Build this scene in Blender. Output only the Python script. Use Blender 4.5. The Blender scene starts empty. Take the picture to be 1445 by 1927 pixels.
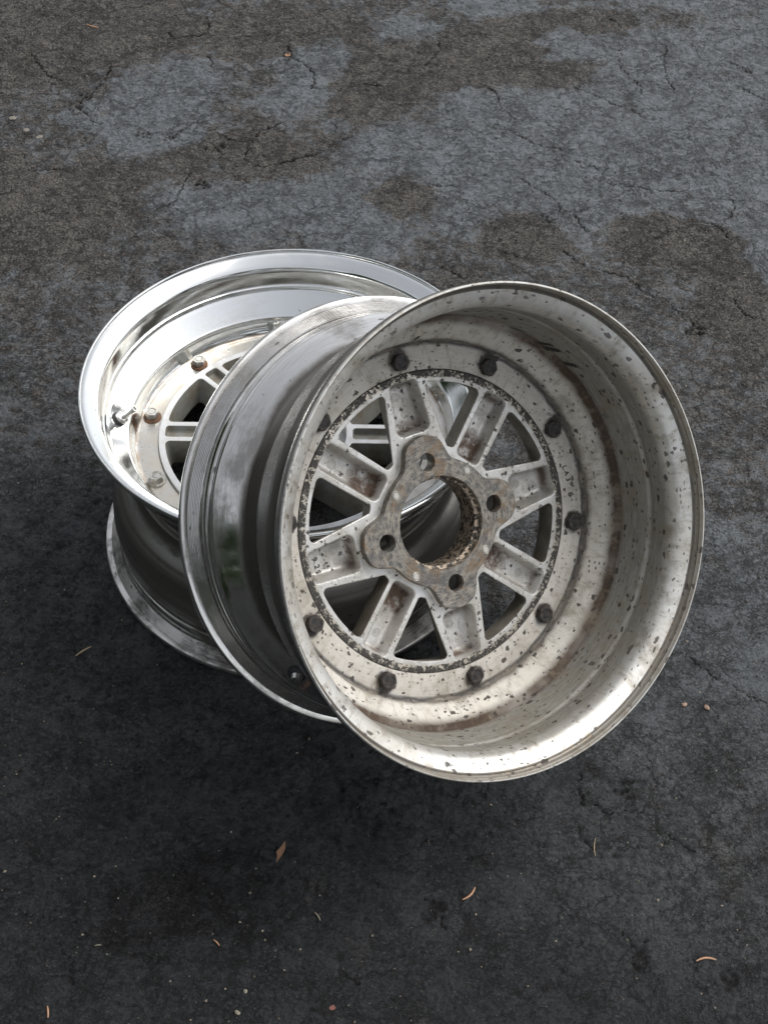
import bpy, math, random
import numpy as np
from math import pi, sin, cos, radians, degrees
from mathutils import Vector, Matrix
from mathutils.geometry import delaunay_2d_cdt

# ------------------------------------------------------------ camera, sky, sun
scene = bpy.context.scene
COL = scene.collection
cam_data = bpy.data.cameras.new('camera')
cam = bpy.data.objects.new('camera', cam_data)
COL.objects.link(cam)
RGT = Vector((0.9995, 0.0235, 0.0210)); UPV = Vector((-0.0315, 0.7465, 0.6646)); FWD = Vector((0.0, 0.66491, -0.74692))
cam.matrix_world = Matrix(((RGT.x, UPV.x, -FWD.x, 0.09716), (RGT.y, UPV.y, -FWD.y, -1.02734),
                           (RGT.z, UPV.z, -FWD.z, 1.18329), (0, 0, 0, 1)))
cam_data.sensor_fit = 'VERTICAL'
cam_data.sensor_height = 24.0
cam_data.lens = 24.0 * 2653.44 / 1927.0
cam_data.clip_start = 0.05
cam_data.clip_end = 500.0
scene.camera = cam

SUN_EL = radians(56.0)
SUN_AZ = radians(70.0)          # measured from +Y towards +X
world = bpy.data.worlds.new('World')
scene.world = world
world.use_nodes = True
wn = world.node_tree
wn.nodes.clear()
w_out = wn.nodes.new('ShaderNodeOutputWorld')
w_bg = wn.nodes.new('ShaderNodeBackground')
w_sky = wn.nodes.new('ShaderNodeTexSky')
w_sky.sky_type = 'NISHITA'
w_sky.sun_disc = False
w_sky.sun_elevation = SUN_EL
w_sky.sun_rotation = SUN_AZ
w_sky.air_density = 1.0
w_sky.dust_density = 2.0
w_sky.ozone_density = 1.0
w_hsv = wn.nodes.new('ShaderNodeHueSaturation')
w_hsv.inputs['Saturation'].default_value = 0.22
w_bg.inputs['Strength'].default_value = 0.13
wn.links.new(w_sky.outputs[0], w_hsv.inputs['Color'])
wn.links.new(w_hsv.outputs[0], w_bg.inputs['Color'])
wn.links.new(w_bg.outputs[0], w_out.inputs['Surface'])

sun_data = bpy.data.lights.new('sun', 'SUN')
sun_data.energy = 1.6
sun_data.angle = radians(40.0)
sun_data.color = (1.0, 0.97, 0.93)
sun = bpy.data.objects.new('sun', sun_data)
COL.objects.link(sun)
sun.rotation_euler = Vector((sin(SUN_AZ) * cos(SUN_EL), cos(SUN_AZ) * cos(SUN_EL), sin(SUN_EL))).to_track_quat('Z', 'Y').to_euler()

scene.view_settings.view_transform = 'Standard'
scene.view_settings.look = 'None'
scene.view_settings.gamma = 1.0
scene.view_settings.exposure = 0.60
scene.render.engine = 'CYCLES'
scene.cycles.max_bounces = 8
scene.cycles.glossy_bounces = 6
scene.cycles.diffuse_bounces = 4
scene.cycles.use_denoising = True

rng = np.random.default_rng(11)
random.seed(5)

# ------------------------------------------------------------ material helper
class Mat:
    def __init__(self, name):
        self.m = bpy.data.materials.new(name)
        self.m.use_nodes = True
        self.t = self.m.node_tree
        self.t.nodes.clear()
        self.out = self.t.nodes.new('ShaderNodeOutputMaterial')
        self.b = self.t.nodes.new('ShaderNodeBsdfPrincipled')
        self.t.links.new(self.b.outputs[0], self.out.inputs[0])
        self.tc = None
        self._xyz = None
    def n(self, ty, **kw):
        nd = self.t.nodes.new(ty)
        for k, v in kw.items():
            setattr(nd, k, v)
        return nd
    def put(self, sock, v):
        if isinstance(v, bpy.types.NodeSocket):
            self.t.links.new(v, sock)
        elif isinstance(v, (tuple, list)):
            sock.default_value = tuple(v) + ((1.0,) if len(v) == 3 and sock.type == 'RGBA' else ())
        else:
            sock.default_value = v
    def obj(self):
        if self.tc is None:
            self.tc = self.n('ShaderNodeTexCoord')
        return self.tc.outputs['Object']
    def xyz(self):
        if self._xyz is None:
            s = self.n('ShaderNodeSeparateXYZ')
            self.put(s.inputs[0], self.obj())
            self._xyz = s
        return self._xyz.outputs
    def m2(self, op, a, b=None, c=None, clamp=False):
        nd = self.n('ShaderNodeMath', operation=op, use_clamp=clamp)
        self.put(nd.inputs[0], a)
        if b is not None: self.put(nd.inputs[1], b)
        if c is not None: self.put(nd.inputs[2], c)
        return nd.outputs[0]
    def rho(self):
        x, y = self.xyz()[0], self.xyz()[1]
        return self.m2('SQRT', self.m2('ADD', self.m2('MULTIPLY', x, x), self.m2('MULTIPLY', y, y)))
    def ang(self):
        return self.m2('ARCTAN2', self.xyz()[1], self.xyz()[0])
    def polar(self, r0=0.17):
        """coordinates that run round the wheel: (angle*r0, rho, z)"""
        c = self.n('ShaderNodeCombineXYZ')
        self.put(c.inputs[0], self.m2('MULTIPLY', self.ang(), r0))
        self.put(c.inputs[1], self.rho())
        self.put(c.inputs[2], self.xyz()[2])
        return c.outputs[0]
    def noise(self, scale, detail=4, rough=0.6, vec=None, dist=0.0, stretch=None, dim='3D'):
        nd = self.n('ShaderNodeTexNoise', noise_dimensions=dim)
        v = self.obj() if vec is None else vec
        if stretch:
            mp = self.n('ShaderNodeMapping')
            mp.inputs['Scale'].default_value = stretch
            self.put(mp.inputs[0], v); v = mp.outputs[0]
        self.put(nd.inputs['Vector'], v)
        nd.inputs['Scale'].default_value = scale
        nd.inputs['Detail'].default_value = detail
        nd.inputs['Roughness'].default_value = rough
        nd.inputs['Distortion'].default_value = dist
        return nd.outputs['Fac']
    def ramp(self, fac, lo, hi, a=0.0, b=1.0, smooth=True):
        nd = self.n('ShaderNodeMapRange', interpolation_type='SMOOTHSTEP' if smooth else 'LINEAR')
        self.put(nd.inputs['Value'], fac)
        nd.inputs['From Min'].default_value = lo
        nd.inputs['From Max'].default_value = hi
        nd.inputs['To Min'].default_value = a
        nd.inputs['To Max'].default_value = b
        return nd.outputs[0]
    def mix(self, fac, a, b, mode='MIX'):
        nd = self.n('ShaderNodeMix', data_type='RGBA', blend_type=mode)
        self.put(nd.inputs[0], fac)
        self.put(nd.inputs[6], a)
        self.put(nd.inputs[7], b)
        return nd.outputs[2]
    def mixf(self, fac, a, b):
        nd = self.n('ShaderNodeMix', data_type='FLOAT')
        self.put(nd.inputs[0], fac); self.put(nd.inputs[2], a); self.put(nd.inputs[3], b)
        return nd.outputs[0]
    def band(self, v, c, w):
        """1 at v=c falling to 0 at distance w"""
        return self.ramp(self.m2('ABSOLUTE', self.m2('SUBTRACT', v, c)), 0.0, w, 1.0, 0.0)
    def spots(self, scale, keep, rmax, warp=0.0, vec=None, stretch=None):
        """scattered pits: 1 inside a pit; keep = share of cells that hold one, rmax in cell units"""
        v = self.obj() if vec is None else vec
        if stretch:
            mp = self.n('ShaderNodeMapping'); mp.inputs['Scale'].default_value = stretch
            self.put(mp.inputs[0], v); v = mp.outputs[0]
        if warp:
            nz = self.n('ShaderNodeTexNoise'); self.put(nz.inputs['Vector'], v)
            nz.inputs['Scale'].default_value = scale * 2.2; nz.inputs['Detail'].default_value = 3
            sb = self.n('ShaderNodeVectorMath', operation='SUBTRACT'); self.put(sb.inputs[0], nz.outputs['Color']); sb.inputs[1].default_value = (.5, .5, .5)
            sc = self.n('ShaderNodeVectorMath', operation='SCALE'); self.put(sc.inputs[0], sb.outputs[0]); sc.inputs['Scale'].default_value = warp
            ad = self.n('ShaderNodeVectorMath', operation='ADD'); self.put(ad.inputs[0], v); self.put(ad.inputs[1], sc.outputs[0]); v = ad.outputs[0]
        vo = self.n('ShaderNodeTexVoronoi'); self.put(vo.inputs['Vector'], v); vo.inputs['Scale'].default_value = scale
        sp = self.n('ShaderNodeSeparateColor'); self.put(sp.inputs[0], vo.outputs['Color'])
        rad = self.ramp(sp.outputs[0], 1.0 - keep, 1.0, 0.0, rmax, smooth=False)
        rad = self.m2('MULTIPLY', rad, self.m2('GREATER_THAN', sp.outputs[0], 1.0 - keep))
        return self.m2('MULTIPLY', self.ramp(self.m2('SUBTRACT', vo.outputs['Distance'], rad), -0.06, 0.02, 1.0, 0.0), self.m2('GREATER_THAN', rad, 0.02))
    def bump(self, h, strength=0.3, dist=0.001, prev=None):
        nd = self.n('ShaderNodeBump')
        nd.inputs['Strength'].default_value = strength
        nd.inputs['Distance'].default_value = dist
        self.put(nd.inputs['Height'], h)
        if prev is not None: self.put(nd.inputs['Normal'], prev)
        return nd.outputs[0]
    def set(self, **kw):
        names = dict(color='Base Color', rough='Roughness', metal='Metallic', normal='Normal', spec='Specular IOR Level',
                     coat='Coat Weight', coat_rough='Coat Roughness', aniso='Anisotropic', aniso_rot='Anisotropic Rotation', tangent='Tangent')
        for k, v in kw.items():
            self.put(self.b.inputs[names[k]], v)
        return self.m
    def circum(self):
        nd = self.n('ShaderNodeTangent', direction_type='RADIAL', axis='Z')
        return nd.outputs[0]

def simple(name, color, rough=0.6, metal=0.0, var=0.25, scale=300.0, bump=0.0):
    k = Mat(name)
    f = k.noise(scale, 4, 0.6)
    c = k.mix(f, tuple(x * (1 - var) for x in color), tuple(min(1, x * (1 + var)) for x in color))
    k.set(color=c, rough=k.ramp(f, 0.2, 0.8, rough * 0.85, min(1, rough * 1.15)), metal=metal)
    if bump: k.set(normal=k.bump(f, bump, 0.0006))
    return k.m

# ------------------------------------------------------------ materials
def mat_polished(name, dirt=0.25, rough=0.1, tint=(0.86, 0.87, 0.86)):
    k = Mat(name)
    pv = k.polar()
    fine = k.noise(1.0, 3, 0.6, vec=pv, stretch=(18, 1500, 1500))
    cloud = k.noise(22.0, 5, 0.62)
    smear = k.noise(1.0, 4, 0.6, vec=pv, stretch=(60, 160, 160))
    film = k.ramp(k.m2('MULTIPLY_ADD', smear, 0.5, k.m2('MULTIPLY', cloud, 0.6)), 0.50, 0.72)
    speck = k.spots(160, 0.10, 0.22, 0.003)
    c = k.mix(k.m2('MULTIPLY', film, dirt), tint, (0.66, 0.62, 0.55))
    c = k.mix(k.m2('MULTIPLY', speck, 0.55), c, (0.16, 0.13, 0.10))
    r = k.m2('ADD', k.ramp(cloud, 0.3, 0.75, rough, rough + 0.08), k.m2('MULTIPLY', film, 0.16 * (0.5 + dirt)))
    scr = k.bump(fine, 0.05, 0.0004)
    dust = k.spots(420, 0.06, 0.3, 0.0)
    c = k.mix(k.m2('MULTIPLY', dust, 0.5), c, (0.80, 0.79, 0.75))
    return k.set(color=c, metal=k.m2('SUBTRACT', 1.0, k.m2('MULTIPLY', film, dirt * 0.7)), rough=r, normal=scr, aniso=0.35, tangent=k.circum())

def mat_satin_ring(name, rho0, z_crev, dirt=0.5, pits=False):
    """brushed disc face with a beige film and brown dirt kept by the crevices"""
    k = Mat(name)
    pv = k.polar()
    fine = k.noise(1.0, 3, 0.6, vec=pv, stretch=(30, 1100, 1100))
    cloud = k.noise(34.0, 5, 0.6)
    c = k.mix(k.ramp(cloud, 0.3, 0.7), (0.60, 0.585, 0.55), (0.49, 0.455, 0.395))
    edge = k.m2('MULTIPLY', k.band(k.rho(), rho0, 0.006), k.ramp(k.noise(70, 4, 0.7), 0.32, 0.62))
    c = k.mix(k.m2('MULTIPLY', edge, dirt), c, (0.22, 0.12, 0.06))
    return k, c, fine, cloud, edge

def mat_a_ring():
    k, c, fine, cloud, edge = mat_satin_ring('brushed_aluminium_ring', 0.161, 0, 0.75)
    sp = k.spots(190, 0.14, 0.25, 0.004)
    c = k.mix(k.m2('MULTIPLY', sp, 0.6), c, (0.25, 0.17, 0.10))
    return k.set(color=c, metal=0.82, rough=k.ramp(cloud, 0.3, 0.75, 0.24, 0.40), normal=k.bump(fine, 0.16, 0.0004), aniso=0.5, tangent=k.circum())

def mat_a_face():
    k = Mat('machined_spoke_face')
    cloud = k.noise(60, 5, 0.6)
    fine = k.noise(900, 3, 0.6)
    c = k.mix(k.ramp(cloud, 0.35, 0.7), (0.68, 0.69, 0.69), (0.56, 0.55, 0.53))
    c = k.mix(k.m2('MULTIPLY', k.spots(260, 0.14, 0.25, 0.002), 0.5), c, (0.2, 0.17, 0.14))
    return k.set(color=c, metal=0.55, rough=k.ramp(cloud, 0.3, 0.7, 0.33, 0.5), normal=k.bump(fine, 0.12, 0.0004))

def mat_a_wall():
    k = Mat('grey_painted_casting_walls')
    f = k.noise(500, 4, 0.6); cl = k.noise(45, 5, 0.65)
    c = k.mix(k.ramp(cl, 0.35, 0.68), (0.27, 0.28, 0.26), (0.20, 0.17, 0.13))
    return k.set(color=c, rough=0.55, metal=0.35, normal=k.bump(f, 0.25, 0.0006))

def mat_b_inner():
    """weathered inner barrel: dull aluminium, pits, brown stains kept at the step and at the disc"""
    k = Mat('pitted_weathered_aluminium')
    rho = k.rho(); z = k.xyz()[2]
    pv = k.polar()
    cloud = k.noise(20, 6, 0.65)
    blot = k.noise(9.0, 4, 0.6)
    streak = k.noise(1.0, 5, 0.65, vec=pv, stretch=(70, 420, 420))
    fine = k.noise(700, 4, 0.65)
    c = k.mix(k.ramp(cloud, 0.3, 0.72), (0.70, 0.70, 0.68), (0.51, 0.485, 0.435))
    c = k.mix(k.m2('MULTIPLY', k.ramp(streak, 0.48, 0.72), 0.45), c, (0.56, 0.51, 0.43))
    # warm tarnish on the drop towards the disc
    warm = k.m2('MULTIPLY', k.ramp(z, 0.088, 0.097), k.ramp(z, 0.113, 0.122, 1.0, 0.35))
    c = k.mix(k.m2('MULTIPLY', warm, k.ramp(cloud, 0.25, 0.7, 0.45, 0.85)), c, (0.62, 0.585, 0.515))
    # ring face
    ringm = k.m2('MULTIPLY', k.ramp(rho, 0.1595, 0.1585), k.ramp(z, 0.117, 0.119))
    c = k.mix(k.m2('MULTIPLY', ringm, 0.75), c, k.mix(k.ramp(streak, 0.4, 0.7), (0.80, 0.765, 0.70), (0.66, 0.61, 0.53)))
    # dull grey-green wall of the tube, darkened in colour to stand for shade
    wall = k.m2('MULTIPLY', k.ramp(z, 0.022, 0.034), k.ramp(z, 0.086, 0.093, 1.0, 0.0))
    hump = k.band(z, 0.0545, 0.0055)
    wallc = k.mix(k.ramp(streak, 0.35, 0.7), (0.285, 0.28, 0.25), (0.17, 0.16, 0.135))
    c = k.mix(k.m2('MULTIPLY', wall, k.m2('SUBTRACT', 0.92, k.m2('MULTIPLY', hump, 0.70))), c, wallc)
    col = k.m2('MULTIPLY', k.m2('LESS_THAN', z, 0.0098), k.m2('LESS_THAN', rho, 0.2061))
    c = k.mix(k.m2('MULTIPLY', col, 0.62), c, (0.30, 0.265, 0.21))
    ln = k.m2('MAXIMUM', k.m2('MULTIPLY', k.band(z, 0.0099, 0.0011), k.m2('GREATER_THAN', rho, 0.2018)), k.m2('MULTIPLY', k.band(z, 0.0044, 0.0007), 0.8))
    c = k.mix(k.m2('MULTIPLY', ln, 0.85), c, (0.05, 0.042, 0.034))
    # brown stain lines
    n1 = k.noise(60, 5, 0.7)
    zj = k.m2('ADD', z, k.m2('MULTIPLY', k.m2('SUBTRACT', n1, 0.5), 0.006))
    r1 = k.m2('MULTIPLY', k.m2('MULTIPLY', k.band(zj, 0.0926, 0.0095), 1.2, clamp=True), k.ramp(blot, 0.25, 0.55, 0.55, 1.0))
    r1 = k.m2('POWER', r1, 1.1)
    c = k.mix(k.m2('MULTIPLY', r1, 0.97), c, k.mix(n1, (0.075, 0.042, 0.022), (0.022, 0.015, 0.011)))
    r2 = k.m2('MULTIPLY', k.band(zj, 0.1160, 0.0062), k.ramp(n1, 0.25, 0.6, 0.5, 1.0))
    c = k.mix(k.m2('MULTIPLY', r2, 0.9), c, (0.06, 0.045, 0.035))
    r3 = k.m2('MULTIPLY', k.band(k.m2('ADD', rho, k.m2('MULTIPLY', k.m2('SUBTRACT', n1, 0.5), 0.006)), 0.1615, 0.0032), k.ramp(z, 0.114, 0.118))
    c = k.mix(k.m2('MULTIPLY', r3, 0.9), c, (0.035, 0.03, 0.028))
    r4 = k.band(rho, 0.1372, 0.0012)
    c = k.mix(r4, c, (0.02, 0.018, 0.016))
    # grime round every bolt
    an = k.m2('MULTIPLY', k.ang(), 10 / (2 * pi))
    da = k.m2('MULTIPLY', k.m2('SUBTRACT', an, k.m2('ROUND', an)), 2 * pi / 10 * 0.1495)
    dr = k.m2('SUBTRACT', rho, 0.1510)
    db = k.m2('SQRT', k.m2('ADD', k.m2('MULTIPLY', da, da), k.m2('MULTIPLY', dr, dr)))
    db = k.m2('ADD', db, k.m2('MULTIPLY', k.m2('SUBTRACT', n1, 0.5), 0.014))
    bg = k.m2('MULTIPLY', k.ramp(db, 0.0125, 0.0085), k.ramp(z, 0.114, 0.118))
    c = k.mix(k.m2('MULTIPLY', bg, 0.93), c, (0.026, 0.024, 0.022))
    tarn = k.m2('MULTIPLY', k.ramp(k.noise(30, 6, 0.7), 0.48, 0.68), 0.62)
    c = k.mix(tarn, c, (0.235, 0.205, 0.16))
    runs = k.noise(1.0, 5, 0.7, vec=pv, stretch=(160, 60, 60))
    c = k.mix(k.m2('MULTIPLY', k.ramp(runs, 0.50, 0.70), 0.55), c, (0.23, 0.19, 0.135))
    # pits
    cluster = k.ramp(k.noise(16, 3, 0.6), 0.35, 0.62, 0.35, 1.0)
    rim = k.m2('SUBTRACT', 1.0, k.m2('MULTIPLY', k.ramp(z, 0.022, 0.03, 1.0, 0.0), 0.12))
    s1 = k.spots(140, 0.60, 0.36, 0.0050, vec=pv, stretch=(0.75, 1, 1))
    s2 = k.m2('MULTIPLY', k.spots(330, 0.55, 0.38, 0.0022, vec=pv, stretch=(0.6, 1, 1)), k.m2('GREATER_THAN', cluster, 0.42))
    s = k.m2('MULTIPLY', k.m2('MAXIMUM', s1, k.m2('MULTIPLY', s2, 0.85)), rim)
    s3 = k.m2('MULTIPLY', k.spots(62, 0.30, 0.24, 0.011, vec=pv, stretch=(0.8, 1, 1)), k.ramp(k.noise(11, 3, 0.6), 0.42, 0.56))
    s4 = k.m2('MULTIPLY', k.ramp(k.noise(210, 5, 0.75), 0.60, 0.63), k.ramp(k.noise(28, 4, 0.7), 0.55, 0.66))
    s = k.m2('MAXIMUM', s, k.m2('MAXIMUM', s3, k.m2('MULTIPLY', s4, 0.9)))
    c = k.mix(k.m2('MULTIPLY', s, 0.92), c, (0.050, 0.041, 0.035))
    stain = k.m2('MAXIMUM', k.m2('MAXIMUM', r1, r2), s)
    metal = k.m2('SUBTRACT', k.mixf(k.m2('MAXIMUM', wall, k.m2('MULTIPLY', k.m2('MAXIMUM', ringm, warm), .9)), 0.66, 0.32), k.m2('MULTIPLY', stain, 0.55), clamp=True)
    r = k.m2('ADD', k.ramp(cloud, 0.3, 0.75, 0.43, 0.56), k.m2('MULTIPLY', stain, 0.35))
    r = k.m2('ADD', r, k.m2('MULTIPLY', k.m2('MAXIMUM', warm, k.m2('MULTIPLY', ringm, 0.7)), 0.20), clamp=True)
    hgt = k.m2('SUBTRACT', k.m2('MULTIPLY', fine, 0.35), s)
    return k.set(color=c, metal=metal, rough=r, normal=k.bump(hgt, 0.45, 0.0007))

def mat_barrel_outer(name, grime=0.6, polished=0.2):
    """tyre side of the rims: turned metal with tar and old bead rubber"""
    k = Mat(name)
    rho = k.rho(); z = k.xyz()[2]
    pv = k.polar()
    cloud = k.noise(14, 6, 0.62)
    st = k.noise(1.0, 5, 0.65, vec=pv, stretch=(50, 900, 900))
    st2 = k.noise(1.0, 6, 0.7, vec=pv, stretch=(110, 500, 500))
    c = k.mix(k.ramp(st, 0.35, 0.7), (0.80, 0.79, 0.77), (0.68, 0.66, 0.62))
    g = k.m2('MULTIPLY', k.ramp(k.m2('ADD', k.m2('MULTIPLY', cloud, 0.85), k.m2('MULTIPLY', st2, 0.22)), 0.50, 0.66), grime)
    low = k.m2('MULTIPLY', k.ramp(k.m2('ADD', rho, k.m2('MULTIPLY', k.m2('SUBTRACT', cloud, 0.5), 0.010)), 0.1770, 0.1700), 0.9)
    rear = k.m2('MULTIPLY', k.ramp(z, 0.115, 0.100), k.m2('MULTIPLY', k.ramp(z, 0.030, 0.042), 0.85))
    g = k.m2('MAXIMUM', k.m2('MAXIMUM', g, low), rear)
    c = k.mix(g, c, k.mix(st2, (0.10, 0.085, 0.065), (0.028, 0.025, 0.021)))
    # dirt held in the turned ribs
    fr = k.m2('FRACT', k.m2('MULTIPLY', k.m2('SUBTRACT', rho, 0.1926), 1 / 0.001125))
    inr = k.m2('MULTIPLY', k.m2('GREATER_THAN', rho, 0.1927), k.m2('LESS_THAN', rho, 0.2014))
    rib = k.m2('MULTIPLY', k.m2('MULTIPLY', k.m2('GREATER_THAN', fr, 0.62), inr), k.ramp(cloud, 0.30, 0.5, 0.35, 0.85))
    c = k.mix(rib, c, (0.05, 0.045, 0.04))
    # bead line of old rubber
    for zz in (0.0335, W - 0.0335):
        b = k.m2('MULTIPLY', k.band(k.m2('ADD', z, k.m2('MULTIPLY', k.m2('SUBTRACT', st2, 0.5), 0.005)), zz, 0.0032), k.ramp(cloud, 0.3, 0.5))
        c = k.mix(k.m2('MULTIPLY', b, 0.85), c, (0.03, 0.028, 0.022))
    for zz in (0.0165, W - 0.0165):
        b = k.m2('MULTIPLY', k.band(z, zz, 0.0016), k.ramp(st2, 0.35, 0.55))
        c = k.mix(k.m2('MULTIPLY', b, 0.8), c, (0.04, 0.035, 0.03))
    sp = k.spots(170, 0.16, 0.28, 0.004, vec=pv, stretch=(0.5, 1, 1))
    c = k.mix(k.m2('MULTIPLY', sp, 0.7), c, (0.06, 0.05, 0.04))
    r = k.m2('ADD', k.ramp(cloud, 0.35, 0.65, polished, polished + 0.09), k.m2('MULTIPLY', g, 0.20))
    r = k.m2('ADD', r, k.m2('MULTIPLY', k.m2('GREATER_THAN', rho, 0.1925), 0.12), clamp=True)
    return k.set(color=c, metal=k.m2('SUBTRACT', 1.0, k.m2('MULTIPLY', g, 0.35)), rough=r, normal=k.bump(st, 0.12, 0.0005), aniso=0.4, tangent=k.circum())

def mat_b_cast():
    k = Mat('weathered_silver_casting')
    rho = k.rho(); z = k.xyz()[2]
    cl = k.noise(40, 6, 0.65); fine = k.noise(420, 5, 0.7); blot = k.noise(75, 5, 0.7)
    c = k.mix(k.ramp(cl, 0.3, 0.7), (0.66, 0.655, 0.635), (0.45, 0.43, 0.39))
    c = k.mix(k.ramp(fine, 0.55, 0.75, 0.0, 0.35), c, (0.36, 0.33, 0.28))
    # brake dust kept in the pocket ends and on the walls
    n2 = k.noise(52, 5, 0.7)
    dz = k.ramp(z, 0.1215, 0.131)
    ends = k.m2('MAXIMUM', k.ramp(rho, 0.100, 0.082), k.ramp(rho, 0.1215, 0.1300))
    d = k.m2('MULTIPLY', k.m2('MULTIPLY', dz, k.m2('ADD', ends, 0.22)), k.ramp(n2, 0.30, 0.58))
    c = k.mix(k.m2('MULTIPLY', d, 0.9), c, (0.10, 0.065, 0.045))
    pitn = k.m2('MULTIPLY', k.spots(190, 0.75, 0.42, 0.0055), k.ramp(blot, 0.43, 0.52))
    micro = k.m2('MULTIPLY', k.spots(430, 0.45, 0.38, 0.002), k.ramp(cl, 0.44, 0.56))
    pitn = k.m2('MAXIMUM', pitn, k.m2('MULTIPLY', micro, 0.75))
    c = k.mix(k.m2('MULTIPLY', pitn, 0.92), c, (0.045, 0.038, 0.034))
    # flaked black sealer on the outer edge ring
    rj = k.m2('ADD', rho, k.m2('MULTIPLY', k.m2('SUBTRACT', n2, 0.5), 0.004))
    ring = k.m2('MULTIPLY', k.ramp(rj, 0.1300, 0.1312), k.ramp(z, 0.128, 0.124))
    fl = k.m2('ADD', k.noise(170, 6, 0.8, dist=0.7), k.m2('MULTIPLY', k.m2('SUBTRACT', rho, 0.1338), 9.0))
    flk = k.m2('MULTIPLY', ring, k.ramp(fl, 0.455, 0.480))
    c = k.mix(k.m2('MULTIPLY', ring, 0.8), c, (0.55, 0.50, 0.42))
    c = k.mix(k.m2('MULTIPLY', flk, 0.96), c, (0.028, 0.026, 0.024))
    dark = k.m2('MAXIMUM', k.m2('MAXIMUM', d, pitn), flk)
    h = k.m2('ADD', k.m2('MULTIPLY', fine, 0.6), k.m2('SUBTRACT', k.m2('MULTIPLY', flk, 0.4), k.m2('MULTIPLY', pitn, 0.8)))
    return k.set(color=c, metal=k.m2('SUBTRACT', 0.6, k.m2('MULTIPLY', dark, 0.5), clamp=True), rough=k.m2('ADD', k.ramp(cl, 0.3, 0.7, 0.34, 0.46), k.m2('MULTIPLY', dark, 0.3)),
                 normal=k.bump(h, 0.75, 0.0009))

def mat_b_wall():
    k = Mat('brake_dusted_window_walls')
    f = k.noise(330, 5, 0.7); cl = k.noise(38, 5, 0.65)
    c = k.mix(k.ramp(cl, 0.32, 0.68), (0.27, 0.25, 0.21), (0.16, 0.14, 0.11))
    c = k.mix(k.m2('MULTIPLY', k.ramp(f, 0.55, 0.66), 0.6), c, (0.07, 0.055, 0.045))
    return k.set(color=c, rough=0.62, metal=0.25, normal=k.bump(f, 0.35, 0.0006))

def mat_pad():
    k = Mat('stained_mounting_face')
    rho = k.rho(); z = k.xyz()[2]
    pv = k.polar(0.06)
    a = k.noise(48, 6, 0.72, dist=0.6); b = k.noise(210, 5, 0.75)
    arc = k.noise(1.0, 5, 0.7, vec=pv, stretch=(60, 620, 620))
    c = k.mix(k.ramp(b, 0.40, 0.62), (0.10, 0.098, 0.094), (0.27, 0.25, 0.215))
    c = k.mix(k.m2('MULTIPLY', k.ramp(arc, 0.48, 0.64), 0.6), c, (0.40, 0.36, 0.30))
    c = k.mix(k.m2('MULTIPLY', k.ramp(a, 0.50, 0.62), k.ramp(b, 0.3, 0.6, 0.25, 0.8)), c, (0.19, 0.125, 0.070))
    c = k.mix(k.m2('MULTIPLY', k.ramp(k.noise(33, 4, 0.6), 0.52, 0.66), 0.6), c, (0.10, 0.095, 0.095))
    bore = k.m2('MULTIPLY', k.ramp(rho, 0.0430, 0.0422), k.ramp(z, 0.1115, 0.1125))
    fl = k.ramp(k.noise(260, 5, 0.7, dist=0.5), 0.44, 0.52)
    deep = k.ramp(z, 0.118, 0.1205)
    borec = k.mix(k.m2('MAXIMUM', fl, k.m2('MULTIPLY', deep, 0.55)), (0.52, 0.42, 0.31), (0.028, 0.024, 0.020))
    c = k.mix(bore, c, borec)
    return k.set(color=c, metal=k.m2('MULTIPLY', k.m2('SUBTRACT', 1.0, bore), 0.55), rough=k.ramp(b, 0.3, 0.7, 0.38, 0.6),
                 normal=k.bump(k.m2('ADD', b, k.m2('MULTIPLY', arc, 0.6)), 0.35, 0.0006))

def mat_bolt(name, base, rusty, metal, rough):
    k = Mat(name)
    a = k.noise(190, 5, 0.7); b = k.noise(600, 4, 0.7)
    c = k.mix(k.ramp(a, 0.40, 0.62), base, rusty)
    return k.set(color=c, metal=metal, rough=k.ramp(b, 0.3, 0.7, rough * 0.8, min(1, rough * 1.25)), normal=k.bump(k.m2('ADD', a, b), 0.6, 0.0007))

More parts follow.
